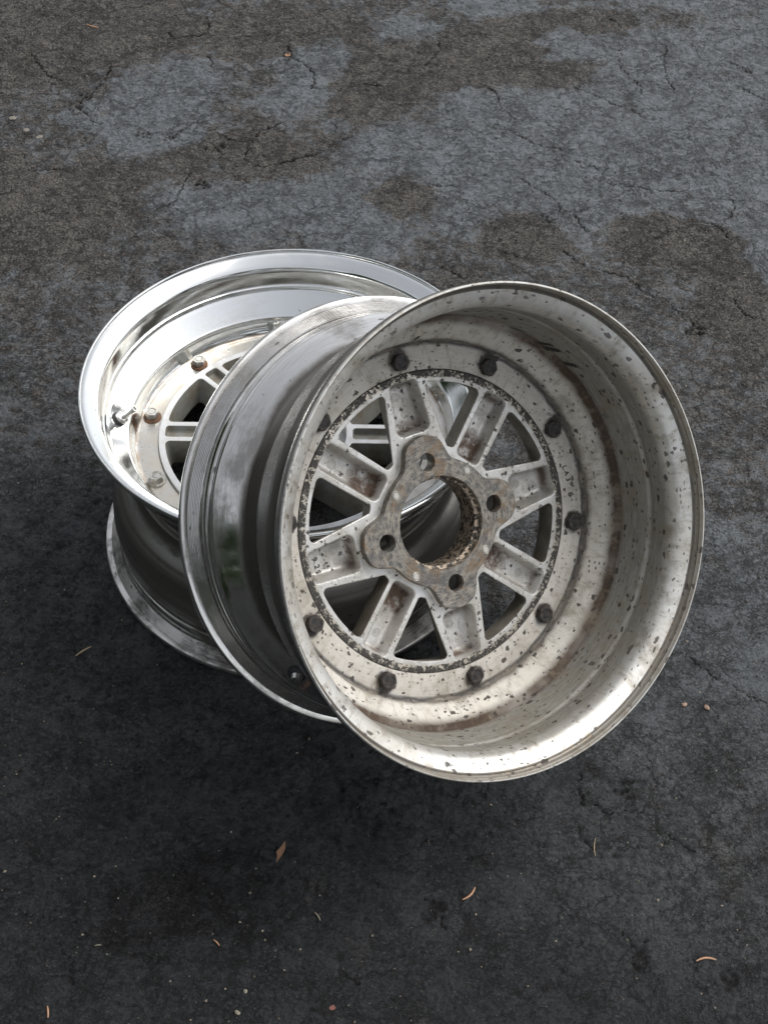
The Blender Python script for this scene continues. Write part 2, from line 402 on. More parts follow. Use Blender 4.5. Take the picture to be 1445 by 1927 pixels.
def mat_asphalt():
    k = Mat('cracked_sealed_asphalt')
    at = k.n('ShaderNodeAttribute'); at.attribute_name = 'film'
    film = at.outputs['Fac']
    at2 = k.n('ShaderNodeAttribute'); at2.attribute_name = 'crack'
    crk = at2.outputs['Fac']
    at3 = k.n('ShaderNodeAttribute'); at3.attribute_name = 'near_shade'
    near_shade = at3.outputs['Fac']
    mid = k.noise(48, 7, 0.74); fine = k.noise(330, 6, 0.78); grit = k.noise(1300, 3, 0.7)
    vo = k.n('ShaderNodeTexVoronoi'); k.put(vo.inputs['Vector'], k.obj()); vo.inputs['Scale'].default_value = 240.0
    agg = vo.outputs['Distance']
    f = k.ramp(k.m2('ADD', k.m2('MULTIPLY_ADD', near_shade, 0.16, film), k.m2('MULTIPLY', k.m2('SUBTRACT', mid, 0.5), 1.15)), 0.38, 0.62)
    worn = k.mix(k.ramp(fine, 0.38, 0.62), (0.028, 0.026, 0.024), (0.165, 0.151, 0.137))
    seal = k.mix(k.ramp(fine, 0.34, 0.66), (0.082, 0.091, 0.099), (0.205, 0.222, 0.236))
    c = k.mix(f, worn, seal)
    # shade over the near half, painted in as a blacker colour
    c = k.mix(k.m2('MULTIPLY', near_shade, 0.93), c, k.mix(k.ramp(fine, 0.36, 0.68), (0.005, 0.0054, 0.0062), (0.026, 0.028, 0.031)))
    c = k.mix(k.ramp(mid, 0.60, 0.66, 0.0, 0.45), c, (0.022, 0.021, 0.020))
    dusty = k.m2('MULTIPLY', k.ramp(k.noise(9, 5, 0.68), 0.57, 0.70), k.ramp(fine, 0.35, 0.62))
    c = k.mix(k.m2('MULTIPLY', dusty, 0.28), c, (0.16, 0.135, 0.105))
    gr = k.spots(420, 0.16, 0.32, 0.001)
    c = k.mix(k.m2('MULTIPLY', gr, 0.8), c, k.mix(near_shade, (0.36, 0.34, 0.30), (0.13, 0.105, 0.070)))
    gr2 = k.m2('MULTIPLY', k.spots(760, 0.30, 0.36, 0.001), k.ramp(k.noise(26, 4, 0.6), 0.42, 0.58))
    c = k.mix(k.m2('MULTIPLY', gr2, 0.6), c, k.mix(near_shade, (0.26, 0.235, 0.20), (0.105, 0.085, 0.055)))
    dk = k.m2('MULTIPLY', k.spots(260, 0.42, 0.40, 0.004), k.ramp(k.noise(24, 4, 0.65), 0.44, 0.55))
    c = k.mix(k.m2('MULTIPLY', dk, 0.8), c, (0.009, 0.0085, 0.008))
    # fine alligator cracking
    wv = k.n('ShaderNodeTexNoise'); k.put(wv.inputs['Vector'], k.obj()); wv.inputs['Scale'].default_value = 55; wv.inputs['Detail'].default_value = 5; wv.inputs['Roughness'].default_value = .7
    sb = k.n('ShaderNodeVectorMath', operation='SUBTRACT'); k.put(sb.inputs[0], wv.outputs['Color']); sb.inputs[1].default_value = (.5, .5, .5)
    sc = k.n('ShaderNodeVectorMath', operation='SCALE'); k.put(sc.inputs[0], sb.outputs[0]); sc.inputs['Scale'].default_value = 0.040
    ad = k.n('ShaderNodeVectorMath', operation='ADD'); k.put(ad.inputs[0], k.obj()); k.put(ad.inputs[1], sc.outputs[0])
    lines = None
    for scale, wd, lo, ms in ((15.0, 0.022, 0.40, 2.3), (34.0, 0.036, 0.43, 4.3), (75.0, 0.055, 0.46, 7.3)):
        v2 = k.n('ShaderNodeTexVoronoi', feature='DISTANCE_TO_EDGE'); k.put(v2.inputs['Vector'], ad.outputs[0]); v2.inputs['Scale'].default_value = scale
        msk = k.ramp(k.noise(ms * 3, 4, 0.6), lo, lo + 0.10)
        wdn = k.m2('MULTIPLY', msk, wd)
        l = k.m2('MULTIPLY', k.m2('SUBTRACT', 1.0, k.m2('DIVIDE', v2.outputs['Distance'], k.m2('ADD', wdn, 0.0005)), clamp=True), msk)
        lines = l if lines is None else k.m2('MAXIMUM', lines, l)
    for scale, wd, det, msc in ((26, 0.009, 6, 13), (65, 0.014, 5, 21), (150, 0.020, 4, 33)):
        rn = k.noise(scale, det, 0.62, stretch=(0.8, 1.15, 1))
        mk = k.ramp(k.noise(msc, 3, 0.6), 0.46, 0.58)
        rl = k.m2('MULTIPLY', k.ramp(k.m2('ABSOLUTE', k.m2('SUBTRACT', rn, 0.5)), 0.0, wd, 1.0, 0.0, smooth=False), mk)
        lines = k.m2('MAXIMUM', lines, k.m2('MULTIPLY', rl, 0.9))
    c = k.mix(k.m2('MULTIPLY', lines, 0.85), c, (0.008, 0.007, 0.006))
    c = k.mix(k.ramp(crk, 0.15, 0.80), c, (0.006, 0.005, 0.004))
    rough = k.m2('ADD', k.m2('MULTIPLY_ADD', near_shade, 0.06, k.mixf(f, 0.72, 0.46)), k.m2('MULTIPLY', k.m2('SUBTRACT', fine, 0.5), 0.5))
    rough = k.m2('ADD', rough, k.m2('MULTIPLY', crk, 0.4), clamp=True)
    h = k.m2('ADD', k.m2('MULTIPLY', mid, 1.0), k.m2('ADD', k.m2('MULTIPLY', fine, 0.8), k.m2('MULTIPLY', grit, 0.15)))
    h = k.m2('SUBTRACT', h, k.m2('MULTIPLY', agg, k.mixf(f, 0.45, 0.20)))
    h = k.m2('SUBTRACT', h, k.m2('ADD', k.m2('MULTIPLY', dk, 0.3), k.m2('MULTIPLY', lines, 0.9)))
    return k.set(color=c, rough=rough, spec=k.m2('MULTIPLY_ADD', near_shade, -0.10, k.mixf(f, 0.32, 0.55)), normal=k.bump(h, 1.0, 0.0060))

W = 0.2238
M = {}
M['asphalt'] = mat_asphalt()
M['a_polish'] = mat_polished('polished_aluminium', 0.14, 0.05)
M['a_ring'] = mat_a_ring()
M['a_face'] = mat_a_face()
M['a_wall'] = mat_a_wall()
M['a_outer'] = mat_barrel_outer('turned_aluminium_dusty', 0.85, 0.20)
M['b_outer'] = mat_barrel_outer('turned_aluminium_tarred', 0.6, 0.05)
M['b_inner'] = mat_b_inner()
M['b_cast'] = mat_b_cast()
M['b_wall'] = mat_b_wall()
M['b_pad'] = mat_pad()
M['black_bolt'] = mat_bolt('blackened_steel', (0.030, 0.029, 0.029), (0.075, 0.062, 0.052), 0.35, 0.55)
M['zinc'] = mat_bolt('zinc_plated_steel', (0.46, 0.46, 0.44), (0.33, 0.31, 0.27), 0.85, 0.34)
M['rusty_zinc'] = mat_bolt('rusty_steel', (0.20, 0.10, 0.05), (0.09, 0.05, 0.03), 0.4, 0.6)
M['rubber'] = simple('black_rubber', (0.02, 0.02, 0.02), 0.6, 0, 0.3, 400, 0.3)
M['chrome'] = simple('plated_brass', (0.72, 0.71, 0.68), 0.22, 1.0, 0.12, 300, 0.1)
M['paint_mark'] = simple('black_marker_paint', (0.018, 0.018, 0.017), 0.6, 0, 0.4, 500, 0.4)
M['stamp'] = simple('cast_relief_silver', (0.50, 0.48, 0.44), 0.5, 0.55, 0.2, 400, 0.2)
M['ink'] = simple('dark_stamped_figures', (0.045, 0.038, 0.032), 0.6, 0.2, 0.3, 500, 0.2)
M['leaf'] = simple('dry_brown_leaf', (0.24, 0.13, 0.075), 0.7, 0, 0.35, 220, 0.4)
M['leaf_red'] = simple('dry_red_leaf', (0.15, 0.055, 0.04), 0.7, 0, 0.3, 220, 0.4)
M['needle'] = simple('dry_needle', (0.42, 0.24, 0.14), 0.6, 0, 0.3, 300, 0.2)
M['twig'] = simple('dry_twig', (0.30, 0.23, 0.14), 0.7, 0, 0.3, 300, 0.3)
M['stone'] = simple('pale_chip', (0.17, 0.155, 0.13), 0.8, 0, 0.25, 250, 0.5)
M['pink_stone'] = simple('pinkish_chip', (0.28, 0.19, 0.14), 0.8, 0, 0.25, 250, 0.5)
M['hedge'] = simple('dense_dark_foliage', (0.030, 0.055, 0.018), 0.7, 0, 0.6, 3, 0.0)
M['seed'] = simple('pale_seed', (0.20, 0.18, 0.14), 0.7, 0, 0.2, 300, 0.3)

# ------------------------------------------------------------ mesh helpers
def link(name, verts, faces, mats, parent=None, fmat=None, smooth=True, sharp=32.0, recalc=False):
    me = bpy.data.meshes.new(name)
    me.from_pydata([tuple(v) for v in verts], [], faces)
    for m in (mats if isinstance(mats, list) else [mats]):
        me.materials.append(m)
    if fmat is not None:
        me.polygons.foreach_set('material_index', np.array(fmat, dtype=np.int32))
    if recalc:
        import bmesh
        bm = bmesh.new(); bm.from_mesh(me)
        bmesh.ops.remove_doubles(bm, verts=bm.verts, dist=2e-6)
        bmesh.ops.recalc_face_normals(bm, faces=bm.faces)
        bm.to_mesh(me); bm.free()
    if smooth:
        me.polygons.foreach_set('use_smooth', np.ones(len(me.polygons), dtype=bool))
        me.set_sharp_from_angle(angle=radians(sharp))
    me.update()
    o = bpy.data.objects.new(name, me)
    COL.objects.link(o)
    if parent is not None:
        o.parent = parent
    return o

def empty(name, mat4, label, cat, group=None):
    o = bpy.data.objects.new(name, None)
    COL.objects.link(o)
    o.empty_display_size = 0.05
    o.matrix_world = mat4
    o['label'] = label; o['category'] = cat
    if group: o['group'] = group
    return o

def revolve(profile, seg):
    """closed (rho, z, material) profile turned about z"""
    n = len(profile)
    a = np.linspace(0, 2 * pi, seg, endpoint=False)
    V = np.empty((seg, n, 3))
    for j, (r, z, *_m) in enumerate(profile):
        V[:, j, 0] = r * np.cos(a); V[:, j, 1] = r * np.sin(a); V[:, j, 2] = z
    F, FM = [], []
    for i in range(seg):
        k = (i + 1) % seg
        for j in range(n):
            l = (j + 1) % n
            F.append((i * n + j, k * n + j, k * n + l, i * n + l)); FM.append(profile[j][2])
    return V.reshape(-1, 3), F, FM

def rounded(poly, radii, seg=5):
    """round the corners of a polygon; corners with radius 0 stay"""
    out = []
    n = len(poly)
    for i, p in enumerate(poly):
        r = radii[i]
        p = np.array(p, float)
        if r <= 0:
            out.append(p); continue
        a = np.array(poly[i - 1], float) - p; b = np.array(poly[(i + 1) % n], float) - p
        a /= np.linalg.norm(a); b /= np.linalg.norm(b)
        th = math.acos(max(-1, min(1, float(a @ b))))
        d = r / math.tan(th / 2)
        cdir = (a + b) / np.linalg.norm(a + b)
        c = p + cdir * r / math.sin(th / 2)
        s = p + a * d - c; e = p + b * d - c
        a0 = math.atan2(s[1], s[0]); a1 = math.atan2(e[1], e[0])
        da = (a1 - a0 + pi) % (2 * pi) - pi
        for k in range(seg + 1):
            t = a0 + da * k / seg
            out.append(c + r * np.array([math.cos(t), math.sin(t)]))
    return np.array(out)

def ccw(L):
    x, y = L[:, 0], L[:, 1]
    return L if float(np.sum(x * np.roll(y, -1) - np.roll(x, -1) * y)) > 0 else L[::-1].copy()

def offset(L, d):
    """move a CCW loop outward by d"""
    t = np.roll(L, -1, 0) - np.roll(L, 1, 0)
    nn = np.stack([t[:, 1], -t[:, 0]], 1)
    nn /= np.linalg.norm(nn, axis=1)[:, None]
    return L + nn * d

def rot2(L, a):
    c, s = cos(a), sin(a)
    return np.stack([L[:, 0] * c - L[:, 1] * s, L[:, 0] * s + L[:, 1] * c], 1)

def circle2(r, n, cx=0.0, cy=0.0):
    a = np.linspace(0, 2 * pi, n, endpoint=False)
    return np.stack([cx + r * np.cos(a), cy + r * np.sin(a)], 1)

def inside(pts, loop):
    x, y = pts[:, 0], pts[:, 1]
    res = np.zeros(len(pts), bool)
    x1, y1 = loop[:, 0], loop[:, 1]; x2, y2 = np.roll(x1, -1), np.roll(y1, -1)
    for a, b, c, d in zip(x1, y1, x2, y2):
        if b == d: continue
        cond = (b > y) != (d > y)
        res ^= cond & (x < (c - a) * (y - b) / (d - b) + a)
    return res

class Build:
    def __init__(self):
        self.v = []; self.f = []; self.m = []
    def add(self, P):
        i = len(self.v); self.v.extend([tuple(map(float, p)) for p in P]); return i
    def loop(self, L, z):
        return self.add(np.column_stack([L, np.full(len(L), z)])), len(L)
    def bridge(self, a, b, m):
        i, n = a; j, _ = b
        for k in range(n):
            l = (k + 1) % n
            self.f.append((i + k, i + l, j + l, j + k)); self.m.append(m)
    def cap(self, outer, holes, z, m, skip_inside=None):
        loops = ([outer] if outer is not None else []) + holes
        P = np.concatenate(loops); E = []; s = 0
        for L in loops:
            E += [(s + k, s + (k + 1) % len(L)) for k in range(len(L))]; s += len(L)
        vo, eo, fo, *_ = delaunay_2d_cdt([Vector((p[0] * 100, p[1] * 100)) for p in P], E, [], 0, 1e-6)
        V = np.array([(p[0] / 100, p[1] / 100) for p in vo])
        T = np.array([list(f) for f in fo if len(f) == 3])
        cen = V[T].mean(1)
        keep = np.ones(len(T), bool)
        if outer is not None: keep &= inside(cen, outer)
        for h in holes: keep &= ~inside(cen, h)
        base = self.add(np.column_stack([V, np.full(len(V), z)]))
        for t in T[keep]:
            self.f.append(tuple(int(base + q) for q in t)); self.m.append(m)
    def rim(self, L, z0, zdir, r, m, hole=True, seg=3):
        """rounded edge round a hole (material outside L) or a boss (material inside); returns the
        loop on the flat and the last ring on the wall.  zdir: way into the material"""
        sgn = 1 if hole else -1
        flat = offset(L, sgn * (r + 0.0006))
        prev = self.loop(flat, z0)
        for k in range(seg + 1):
            t = (pi / 2) * k / seg
            cur = self.loop(offset(L, sgn * (r - r * sin(t))), z0 + zdir * (r - r * cos(t)))
            self.bridge(prev, cur, m); prev = cur
        return flat, prev

# ------------------------------------------------------------ wheel parts
def lip_profile(tf, inner_tail, outer_tail, mi, mo, deep=False):
    """one rim half seen as (rho, z); tf turns distance from the open edge into z"""
    P = []
    def a(t, r, m): P.append((r, tf(t), m))
    # inside of the rim, from the outermost edge inward
    if deep:      # deep rolled lip: a short collar, a turned step, then the flange face
        L = [(0.0030, .2080), (0.0016, .2080), (0.0006, .2077), (0.0, .2070), (0.0, .2063), (0.0005, .2059), (0.0035, .2056), (0.0040, .2051), (0.0048, .2051), (0.0053, .2055), (0.0088, .2053), (0.0096, .2048),
             (0.0100, .2038), (0.0097, .2030), (0.0100, .2022), (0.0112, .1995), (0.0128, .1965), (0.0148, .1935), (0.0172, .1908), (0.0205, .1890), (0.0240, .1883)]
    else:
        L = [(0.0035, .2080), (0.0018, .2079), (0.0006, .2074), (0.0, .2066), (0.0, .2060), (0.0006, .2054), (0.0022, .2050), (0.0034, .2046), (0.0038, .2041),
             (0.0036, .2035), (0.0030, .2031), (0.0031, .2025), (0.0038, .2010), (0.0054, .1988), (0.0072, .1960), (0.0092, .1933), (0.0108, .1912), (0.0126, .1898), (0.0150, .1890), (0.0180, .1884)]
    for t, r in L:
        a(t, r, mi)
    for t, r, m in inner_tail: a(t, r, m)
    for t, r, m in outer_tail: a(t, r, m)
    for t, r in [(0.0300, .1903), (0.0292, .1913), (0.0270, .1915), (0.0262, .1909), (0.0250, .1909), (0.0242, .1915)] + ([] if deep else [(0.0185, .1917), (0.0158, .1922)]):
        a(t, r, mo)
    dt = 0.0068 if deep else 0.0
    n = 8
    for k in range(n):            # turned ribs on the tyre side of the flange
        u0 = k / n; u1 = (k + 0.55) / n; u2 = (k + 0.80) / n
        for u, d in ((u0, 0), (u1, 0), (u2, 0.0005), (u2 + 0.1 / n, 0.0005)):
            t = 0.0148 - u * 0.0072 + dt; r = 0.1926 + u * 0.0090
            a(t - d * 0.8, r - d * 0.6, mo)
    for t, r in ([(0.0142, .2022), (0.0138, .2040), (0.0134, .2062), (0.0122, .2074), (0.0105, .2080), (0.0060, .2081)] if deep else
                 [(0.0074, .2022), (0.0070, .2036), (0.0070, .2056), (0.0064, .2070), (0.0052, .2078)]):
        a(t, r, mo)
    return P

def front_barrel():
    # t measured from the outboard face; materials 0 polish, 1 ring face, 2 tyre side
    it = [(0.0325, .1880, 0), (0.0338, .1874, 0), (0.0344, .1862, 0), (0.0356, .1857, 0), (0.0378, .1854, 0), (0.0392, .1846, 0), (0.0404, .1832, 0),
          (0.0425, .1813, 0), (0.0590, .1676, 0), (0.0602, .1664, 0), (0.0608, .1655, 0), (0.0616, .1652, 0), (0.0624, .1656, 0), (0.0640, .1657, 0), (0.0648, .1651, 0),
          (0.0665, .1648, 0), (0.0700, .1640, 0), (0.0740, .1626, 0), (0.0775, .1604, 1), (0.0788, .1592, 1), (0.0794, .1576, 1), (0.0796, .1560, 1), (0.0796, .1390, 1),
          (0.0798, .1378, 1), (0.0806, .1373, 1), (0.0848, .1373, 2)]
    ot = [(0.0848, .1500, 2), (0.0848, .1660, 2), (0.0840, .1675, 2), (0.0720, .1685, 2), (0.0650, .1692, 2), (0.0615, .1712, 2), (0.0590, .1735, 2),
          (0.0450, .1850, 2), (0.0425, .1870, 2), (0.0408, .1890, 2), (0.0395, .1904, 2), (0.0370, .1910, 2), (0.0345, .1909, 2), (0.0330, .1896, 2), (0.0318, .1896, 2)]
    return lip_profile(lambda t: W - t, it, ot, 0, 2)

def rear_barrel(deep):
    it = [(0.0320, .1880, 0), (0.0440, .1879, 0), (0.0475, .1884, 0), (0.0500, .1891, 0), (0.0590, .1891, 0), (0.0615, .1883, 0), (0.0640, .1876, 0), (0.0780, .1862, 0), (0.0890, .1846, 0),
          (0.0920, .1838, 0), (0.0934, .1826, 0), (0.0940, .1810, 0), (0.0952, .1796, 0), (0.1000, .1752, 0), (0.1060, .1700, 0), (0.1105, .1662, 0), (0.1130, .1645, 0), (0.1155, .1636, 0),
          (0.1180, .1630, 0), (0.1196, .1622, 0), (0.1200, .1610, 0), (0.1198, .1600, 0), (0.1196, .1585, 0), (0.1196, .1392, 0), (0.1198, .1381, 0), (0.1206, .1376, 0), (0.1252, .1376, 0)]
    ot = [(0.1252, .1500, 1), (0.1252, .1655, 1), (0.1240, .1672, 1), (0.1190, .1680, 1), (0.1120, .1705, 1), (0.1060, .1755, 1), (0.1010, .1800, 1), (0.0995, .1822, 1), (0.0985, .1826, 1),
          (0.0960, .1852, 1), (0.0920, .1880, 1), (0.0870, .1892, 1), (0.0700, .1905, 1), (0.0655, .1920, 1), (0.0630, .1930, 1), (0.0560, .1932, 1), (0.0510, .1926, 1), (0.0470, .1912, 1),
          (0.0400, .1908, 1), (0.0345, .1906, 1), (0.0330, .1896, 1), (0.0318, .1896, 1)]
    return lip_profile(lambda t: t, it, ot, 0, 1, deep)

ZB, ZF, ZP, ZH = 0.1200, 0.1480, 0.1110, 0.1270     # back face, front face, pad, hub floor

def window_loops():
    def arc(r, a0, a1, n=8):
        return [(r * cos(a0 + (a1 - a0) * k / n), r * sin(a0 + (a1 - a0) * k / n)) for k in range(1, n)]
    A = (.1250, .0205); C1 = (.0630, .0289); C2 = (.0597, .0350)
    rB = .1266; aB = radians(36.6); B = (rB * cos(aB), rB * sin(aB))
    aA = math.atan2(A[1], A[0])
    poly = [C1, A] + arc(.1266, aA, aB) + [B, C2]
    rad = [.0032, .0040] + [0] * 7 + [.0042, .0032]
    back = rounded(poly, rad, 5)
    rF = .1302; o = .0138
    aF = math.asin(o / rF); aG = radians(45) - aF
    A2 = (rF * cos(aF), rF * sin(aF)); B2 = (rF * cos(aG), rF * sin(aG))
    D1 = (.0610, .0138); rD = math.hypot(*D1); aD = radians(45) - math.atan2(D1[1], D1[0]); D2 = (rD * cos(aD), rD * sin(aD))
    poly = [D1, A2] + arc(rF, aF, aG) + [B2, D2]
    front = rounded(poly, [.0035, .0045] + [0] * 7 + [.0045, .0035], 5)
    return back, front

def pad_loop():
    half = [(0, .0810), (5, .0800), (9, .0788), (12, .0773), (14.5, .0745), (17, .0700), (20, .0646), (23, .0606), (28, .0591), (36, .0591), (45, .0590)]
    pts = []
    for q in range(4):
        for a, r in half[:-1]: pts.append((a + 90 * q, r))
        for a, r in half[::-1][:-1]: pts.append((90 - a + 90 * q, r))
    A = np.array([p[0] for p in pts], float); R = np.array([p[1] for p in pts])
    ga = np.arange(0, 360, 2.0)
    gr = np.interp(ga, np.r_[A, 360], np.r_[R, R[0]])
    gr = (np.roll(gr, 1) + 2 * gr + np.roll(gr, -1)) / 4
    return np.stack([gr * np.cos(np.radians(ga)), gr * np.sin(np.radians(ga))], 1)

LUG_R, BORE_R, LUG_PCD = .0075, .0425, .05715

def hub_loop():
    """recess of the hub with a bay round every stud hole"""
    a = np.radians(np.arange(0, 360, 1.5)); d = (a + pi / 4) % (pi / 2) - pi / 4
    q = .0125 ** 2 - (LUG_PCD * np.sin(d)) ** 2
    r = np.where(q > 0, LUG_PCD * np.cos(d) + np.sqrt(np.maximum(q, 0)), 0)
    r = np.maximum(r, .0558)
    return np.stack([r * np.cos(a), r * np.sin(a)], 1)

def wheel_centre(parent, name, m_face, m_wall, m_front):
    b = Build()
    NC = 240
    wb, wf = window_loops()
    holes_b, holes_f = [], []
    for q in range(4):
        for mir in (False, True):
            L, Lf = wb.copy(), wf.copy()
            if mir:
                L = L * [1, -1]; Lf = Lf * [1, -1]
                L = L[::-1]; Lf = Lf[::-1]
            L = rot2(L, q * pi / 2); Lf = rot2(Lf, q * pi / 2)
            if ccw(L) is not L: L, Lf = L[::-1].copy(), Lf[::-1].copy()
            flat, w0 = b.rim(L, ZB, +1, .0009, 0)
            holes_b.append(flat)
            flat2, w1 = b.rim(Lf, ZF, -1, .0006, 2)
            holes_f.append(flat2)
            b.bridge(w0, w1, 1)
    # pockets on the back
    for q in range(8):
        if q % 2 == 0:
            poly = [(.0838, -.0172), (.1300, -.0135), (.1300, .0135), (.0838, .0172)]; rr = [.0065, .0045, .0045, .0065]; dep, ins = .0165, .0042
        else:
            poly = [(.0640, -.0124), (.1296, -.0118), (.1296, .0118), (.0640, .0124)]; rr = [.0050, .0045, .0045, .0050]; dep, ins = .0145, .0044
        L = ccw(rot2(rounded(poly, rr, 5), q * pi / 4))
        flat, w = b.rim(L, ZB, +1, .0021, 0)
        holes_b.append(flat)
        inner = offset(L, -ins * 0.55)
        prev = b.loop(inner, ZB + dep * 0.72); b.bridge(w, prev, 0)
        fr = .0036
        for k in range(1, 5):
            t = pi / 2 * k / 4
            cur = b.loop(offset(L, -ins * 0.55 - fr * (1 - cos(t))), ZB + dep * 0.72 + (dep * 0.28) * sin(t))
            b.bridge(prev, cur, 0); prev = cur
        b.cap(offset(L, -ins * 0.55 - fr), [], ZB + dep, 0)
    pad = ccw(pad_loop())
    holes_b.append(offset(pad, .0012))
    r = b.loop(offset(pad, .0012), ZB); r2 = b.loop(pad, ZB - .0012); b.bridge(r, r2, 0)
    b.cap(circle2(.1364, NC), holes_b, ZB, 0)
    # slots on the front
    for q in range(8):
        s0 = .0738 if q % 2 == 0 else .0625
        L = ccw(rot2(rounded([(s0, -.0080), (.1305, -.0080), (.1305, .0080), (s0, .0080)], [.0035] * 4, 5), q * pi / 4))
        flat, w = b.rim(L, ZF, -1, .0006, 2)
        holes_f.append(flat)
        p2 = b.loop(offset(L, -.0010), ZF - .0066); b.bridge(w, p2, 1)
        p3 = b.loop(offset(L, -.0022), ZF - .0080); b.bridge(p2, p3, 1)
        b.cap(offset(L, -.0022), [], ZF - .0080, 1)
    hub = hub_loop()
    flat, w = b.rim(hub, ZF, -1, .0008, 2)
    holes_f.append(flat)
    fl = b.loop(hub, ZH); b.bridge(w, fl, 2)
    b.cap(circle2(.1364, NC), holes_f, ZF, 2)
    # outer wall and the flange clamped between the rim halves
    prev = None
    for rr, z, m in [(.1364, ZB, 0), (.1369, ZB + .0002, 0), (.1371, ZB + .0008, 0), (.1371, .1256, 1), (.1630, .1256, 1), (.1630, .1386, 1), (.1368, .1386, 1), (.1368, ZF - .0010, 2),
                     (.1366, ZF - .0002, 2), (.1364, ZF, 2)]:
        cur = b.loop(circle2(rr, NC), z)
        if prev: b.bridge(prev, cur, m)
        prev = cur
    o = link(name, b.v, b.f, [m_face, m_wall, m_front], parent, b.m, sharp=30.0, recalc=True)
    return o

def hub_floor_and_pad(parent, mat, mfront):
    b = Build()
    pad = ccw(pad_loop())
    base = b.loop(pad, ZB - .0005)
    flat, w = b.rim(pad, ZP, +1, .0009, 0, hole=False)
    b.bridge(w, base, 0)
    holes = []
    bore = circle2(BORE_R, 120)
    fb, wb_ = b.rim(bore, ZP, +1, .0005, 0); holes.append(fb)
    prev = wb_
    for r, z in [(.0425, .1165), (.0413, .1180), (.0396, .1186), (.0394, .1192), (.0398, .1300), (.0402, .1440), (.0406, .1446), (.0420, .1446), (.0428, .1438), (.0430, ZH)]:
        cur = b.loop(circle2(r, 120), z); b.bridge(prev, cur, 0); prev = cur
    fholes = [circle2(.0430, 120)]
    for k in range(4):
        cx, cy = LUG_PCD * cos(k * pi / 2), LUG_PCD * sin(k * pi / 2)
        top = circle2(.0083, 24, cx, cy); holes.append(top)
        prev = b.loop(top, ZP)
        for r, z in [(.0080, ZP + .0004), (.0077, ZP + .0012), (LUG_R, ZP + .0020), (LUG_R, ZP + .0075), (.0092, ZP + .0100), (.0096, ZH)]:
            cur = b.loop(circle2(r, 24, cx, cy), z); b.bridge(prev, cur, 0); prev = cur
        fholes.append(circle2(.0096, 24, cx, cy))
    b.cap(flat, holes, ZP, 0)
    b.cap(hub_loop(), fholes, ZH, 1)
    return link('mounting_pad', b.v, b.f, [mat, mfront], parent, b.m, sharp=30.0, recalc=True)

def hex_bolt_mesh(name, af, h, mats, washer=0.0, wh=0.0, up=1, nub=None, dish=True):
    """hexagon head standing on z=0, axis +z; optional round flange below and stud end above"""
    b = Build()
    n = 48
    def hexr(k, s=1.0):
        a = 2 * pi * k / n
        aa = (a + pi / 6) % (pi / 3) - pi / 6
        return s * (af / 2) / cos(aa)
    def hl(scale, z, rmax=9):
        return b.add([(min(hexr(k, scale), rmax) * cos(2 * pi * k / n), min(hexr(k, scale), rmax) * sin(2 * pi * k / n), z) for k in range(n)]), n
    def cl(r, z):
        return b.add([(r * cos(2 * pi * k / n), r * sin(2 * pi * k / n), z) for k in range(n)]), n
    z0 = 0.0
    if washer:
        p = cl(washer, 0); q = cl(washer, wh * 0.7); b.bridge(p, q, 1)
        r = cl(washer * 0.95, wh); b.bridge(q, r, 1)
        s = hl(1.0, wh + .0002); b.bridge(r, s, 1)
        z0 = wh + .0002; prev = s
    else:
        prev = hl(1.0, 0)
    q = hl(1.0, z0 + h * 0.82); b.bridge(prev, q, 0)
    q2 = hl(1.0, z0 + h * 0.92, af / 2 * 1.07); b.bridge(q, q2, 0)
    q3 = cl(af / 2 * 0.96, z0 + h); b.bridge(q2, q3, 0)
    zt = z0 + h
    if dish:
        q4 = cl(af / 2 * 0.74, zt); b.bridge(q3, q4, 0)
        q5 = cl(af / 2 * 0.66, zt - .0006); b.bridge(q4, q5, 0); q3 = q5; zt -= .0006
    if nub:
        r, hh = nub
        q6 = cl(r, zt); b.bridge(q3, q6, 0); q7 = cl(r, zt + hh * 0.8); b.bridge(q6, q7, 0); q8 = cl(r * 0.8, zt + hh); b.bridge(q7, q8, 0); q3 = q8; zt += hh
    c = b.add([(0, 0, zt)])
    for k in range(n):
        b.f.append((q3[0] + k, q3[0] + (k + 1) % n, c)); b.m.append(0)
    o = link(name, b.v, b.f, mats, None, b.m, sharp=28, recalc=True)
    me = o.data; bpy.data.objects.remove(o)
    return me

def place(name, me, parent, M4, label=None):
    o = bpy.data.objects.new(name, me)
    COL.objects.link(o); o.parent = parent
    o.matrix_local = M4
    if label: o['label'] = label
    return o

def frame(pos, zdir, xdir=None):
    z = Vector(zdir).normalized()
    x = Vector(xdir) if xdir is not None else (Vector((0, 0, 1)) if abs(z.z) < .9 else Vector((1, 0, 0)))
    x = (x - z * x.dot(z)).normalized(); y = z.cross(x)
    return Matrix(((x.x, y.x, z.x, pos[0]), (x.y, y.y, z.y, pos[1]), (x.z, y.z, z.z, pos[2]), (0, 0, 0, 1)))

def lathe_obj(name, prof, mats, parent, M4, seg=32):
    """open profile (r, z, m) starting and ending near the axis"""
    b = Build(); prev = None
    for r, z, m in prof:
        cur = b.loop(circle2(max(r, 1e-5), seg), z)
        if prev: b.bridge(prev, cur, m)
        prev = cur
    o = link(name, b.v, b.f, mats, parent, b.m, sharp=35, recalc=True)
    o.matrix_local = M4
    return o

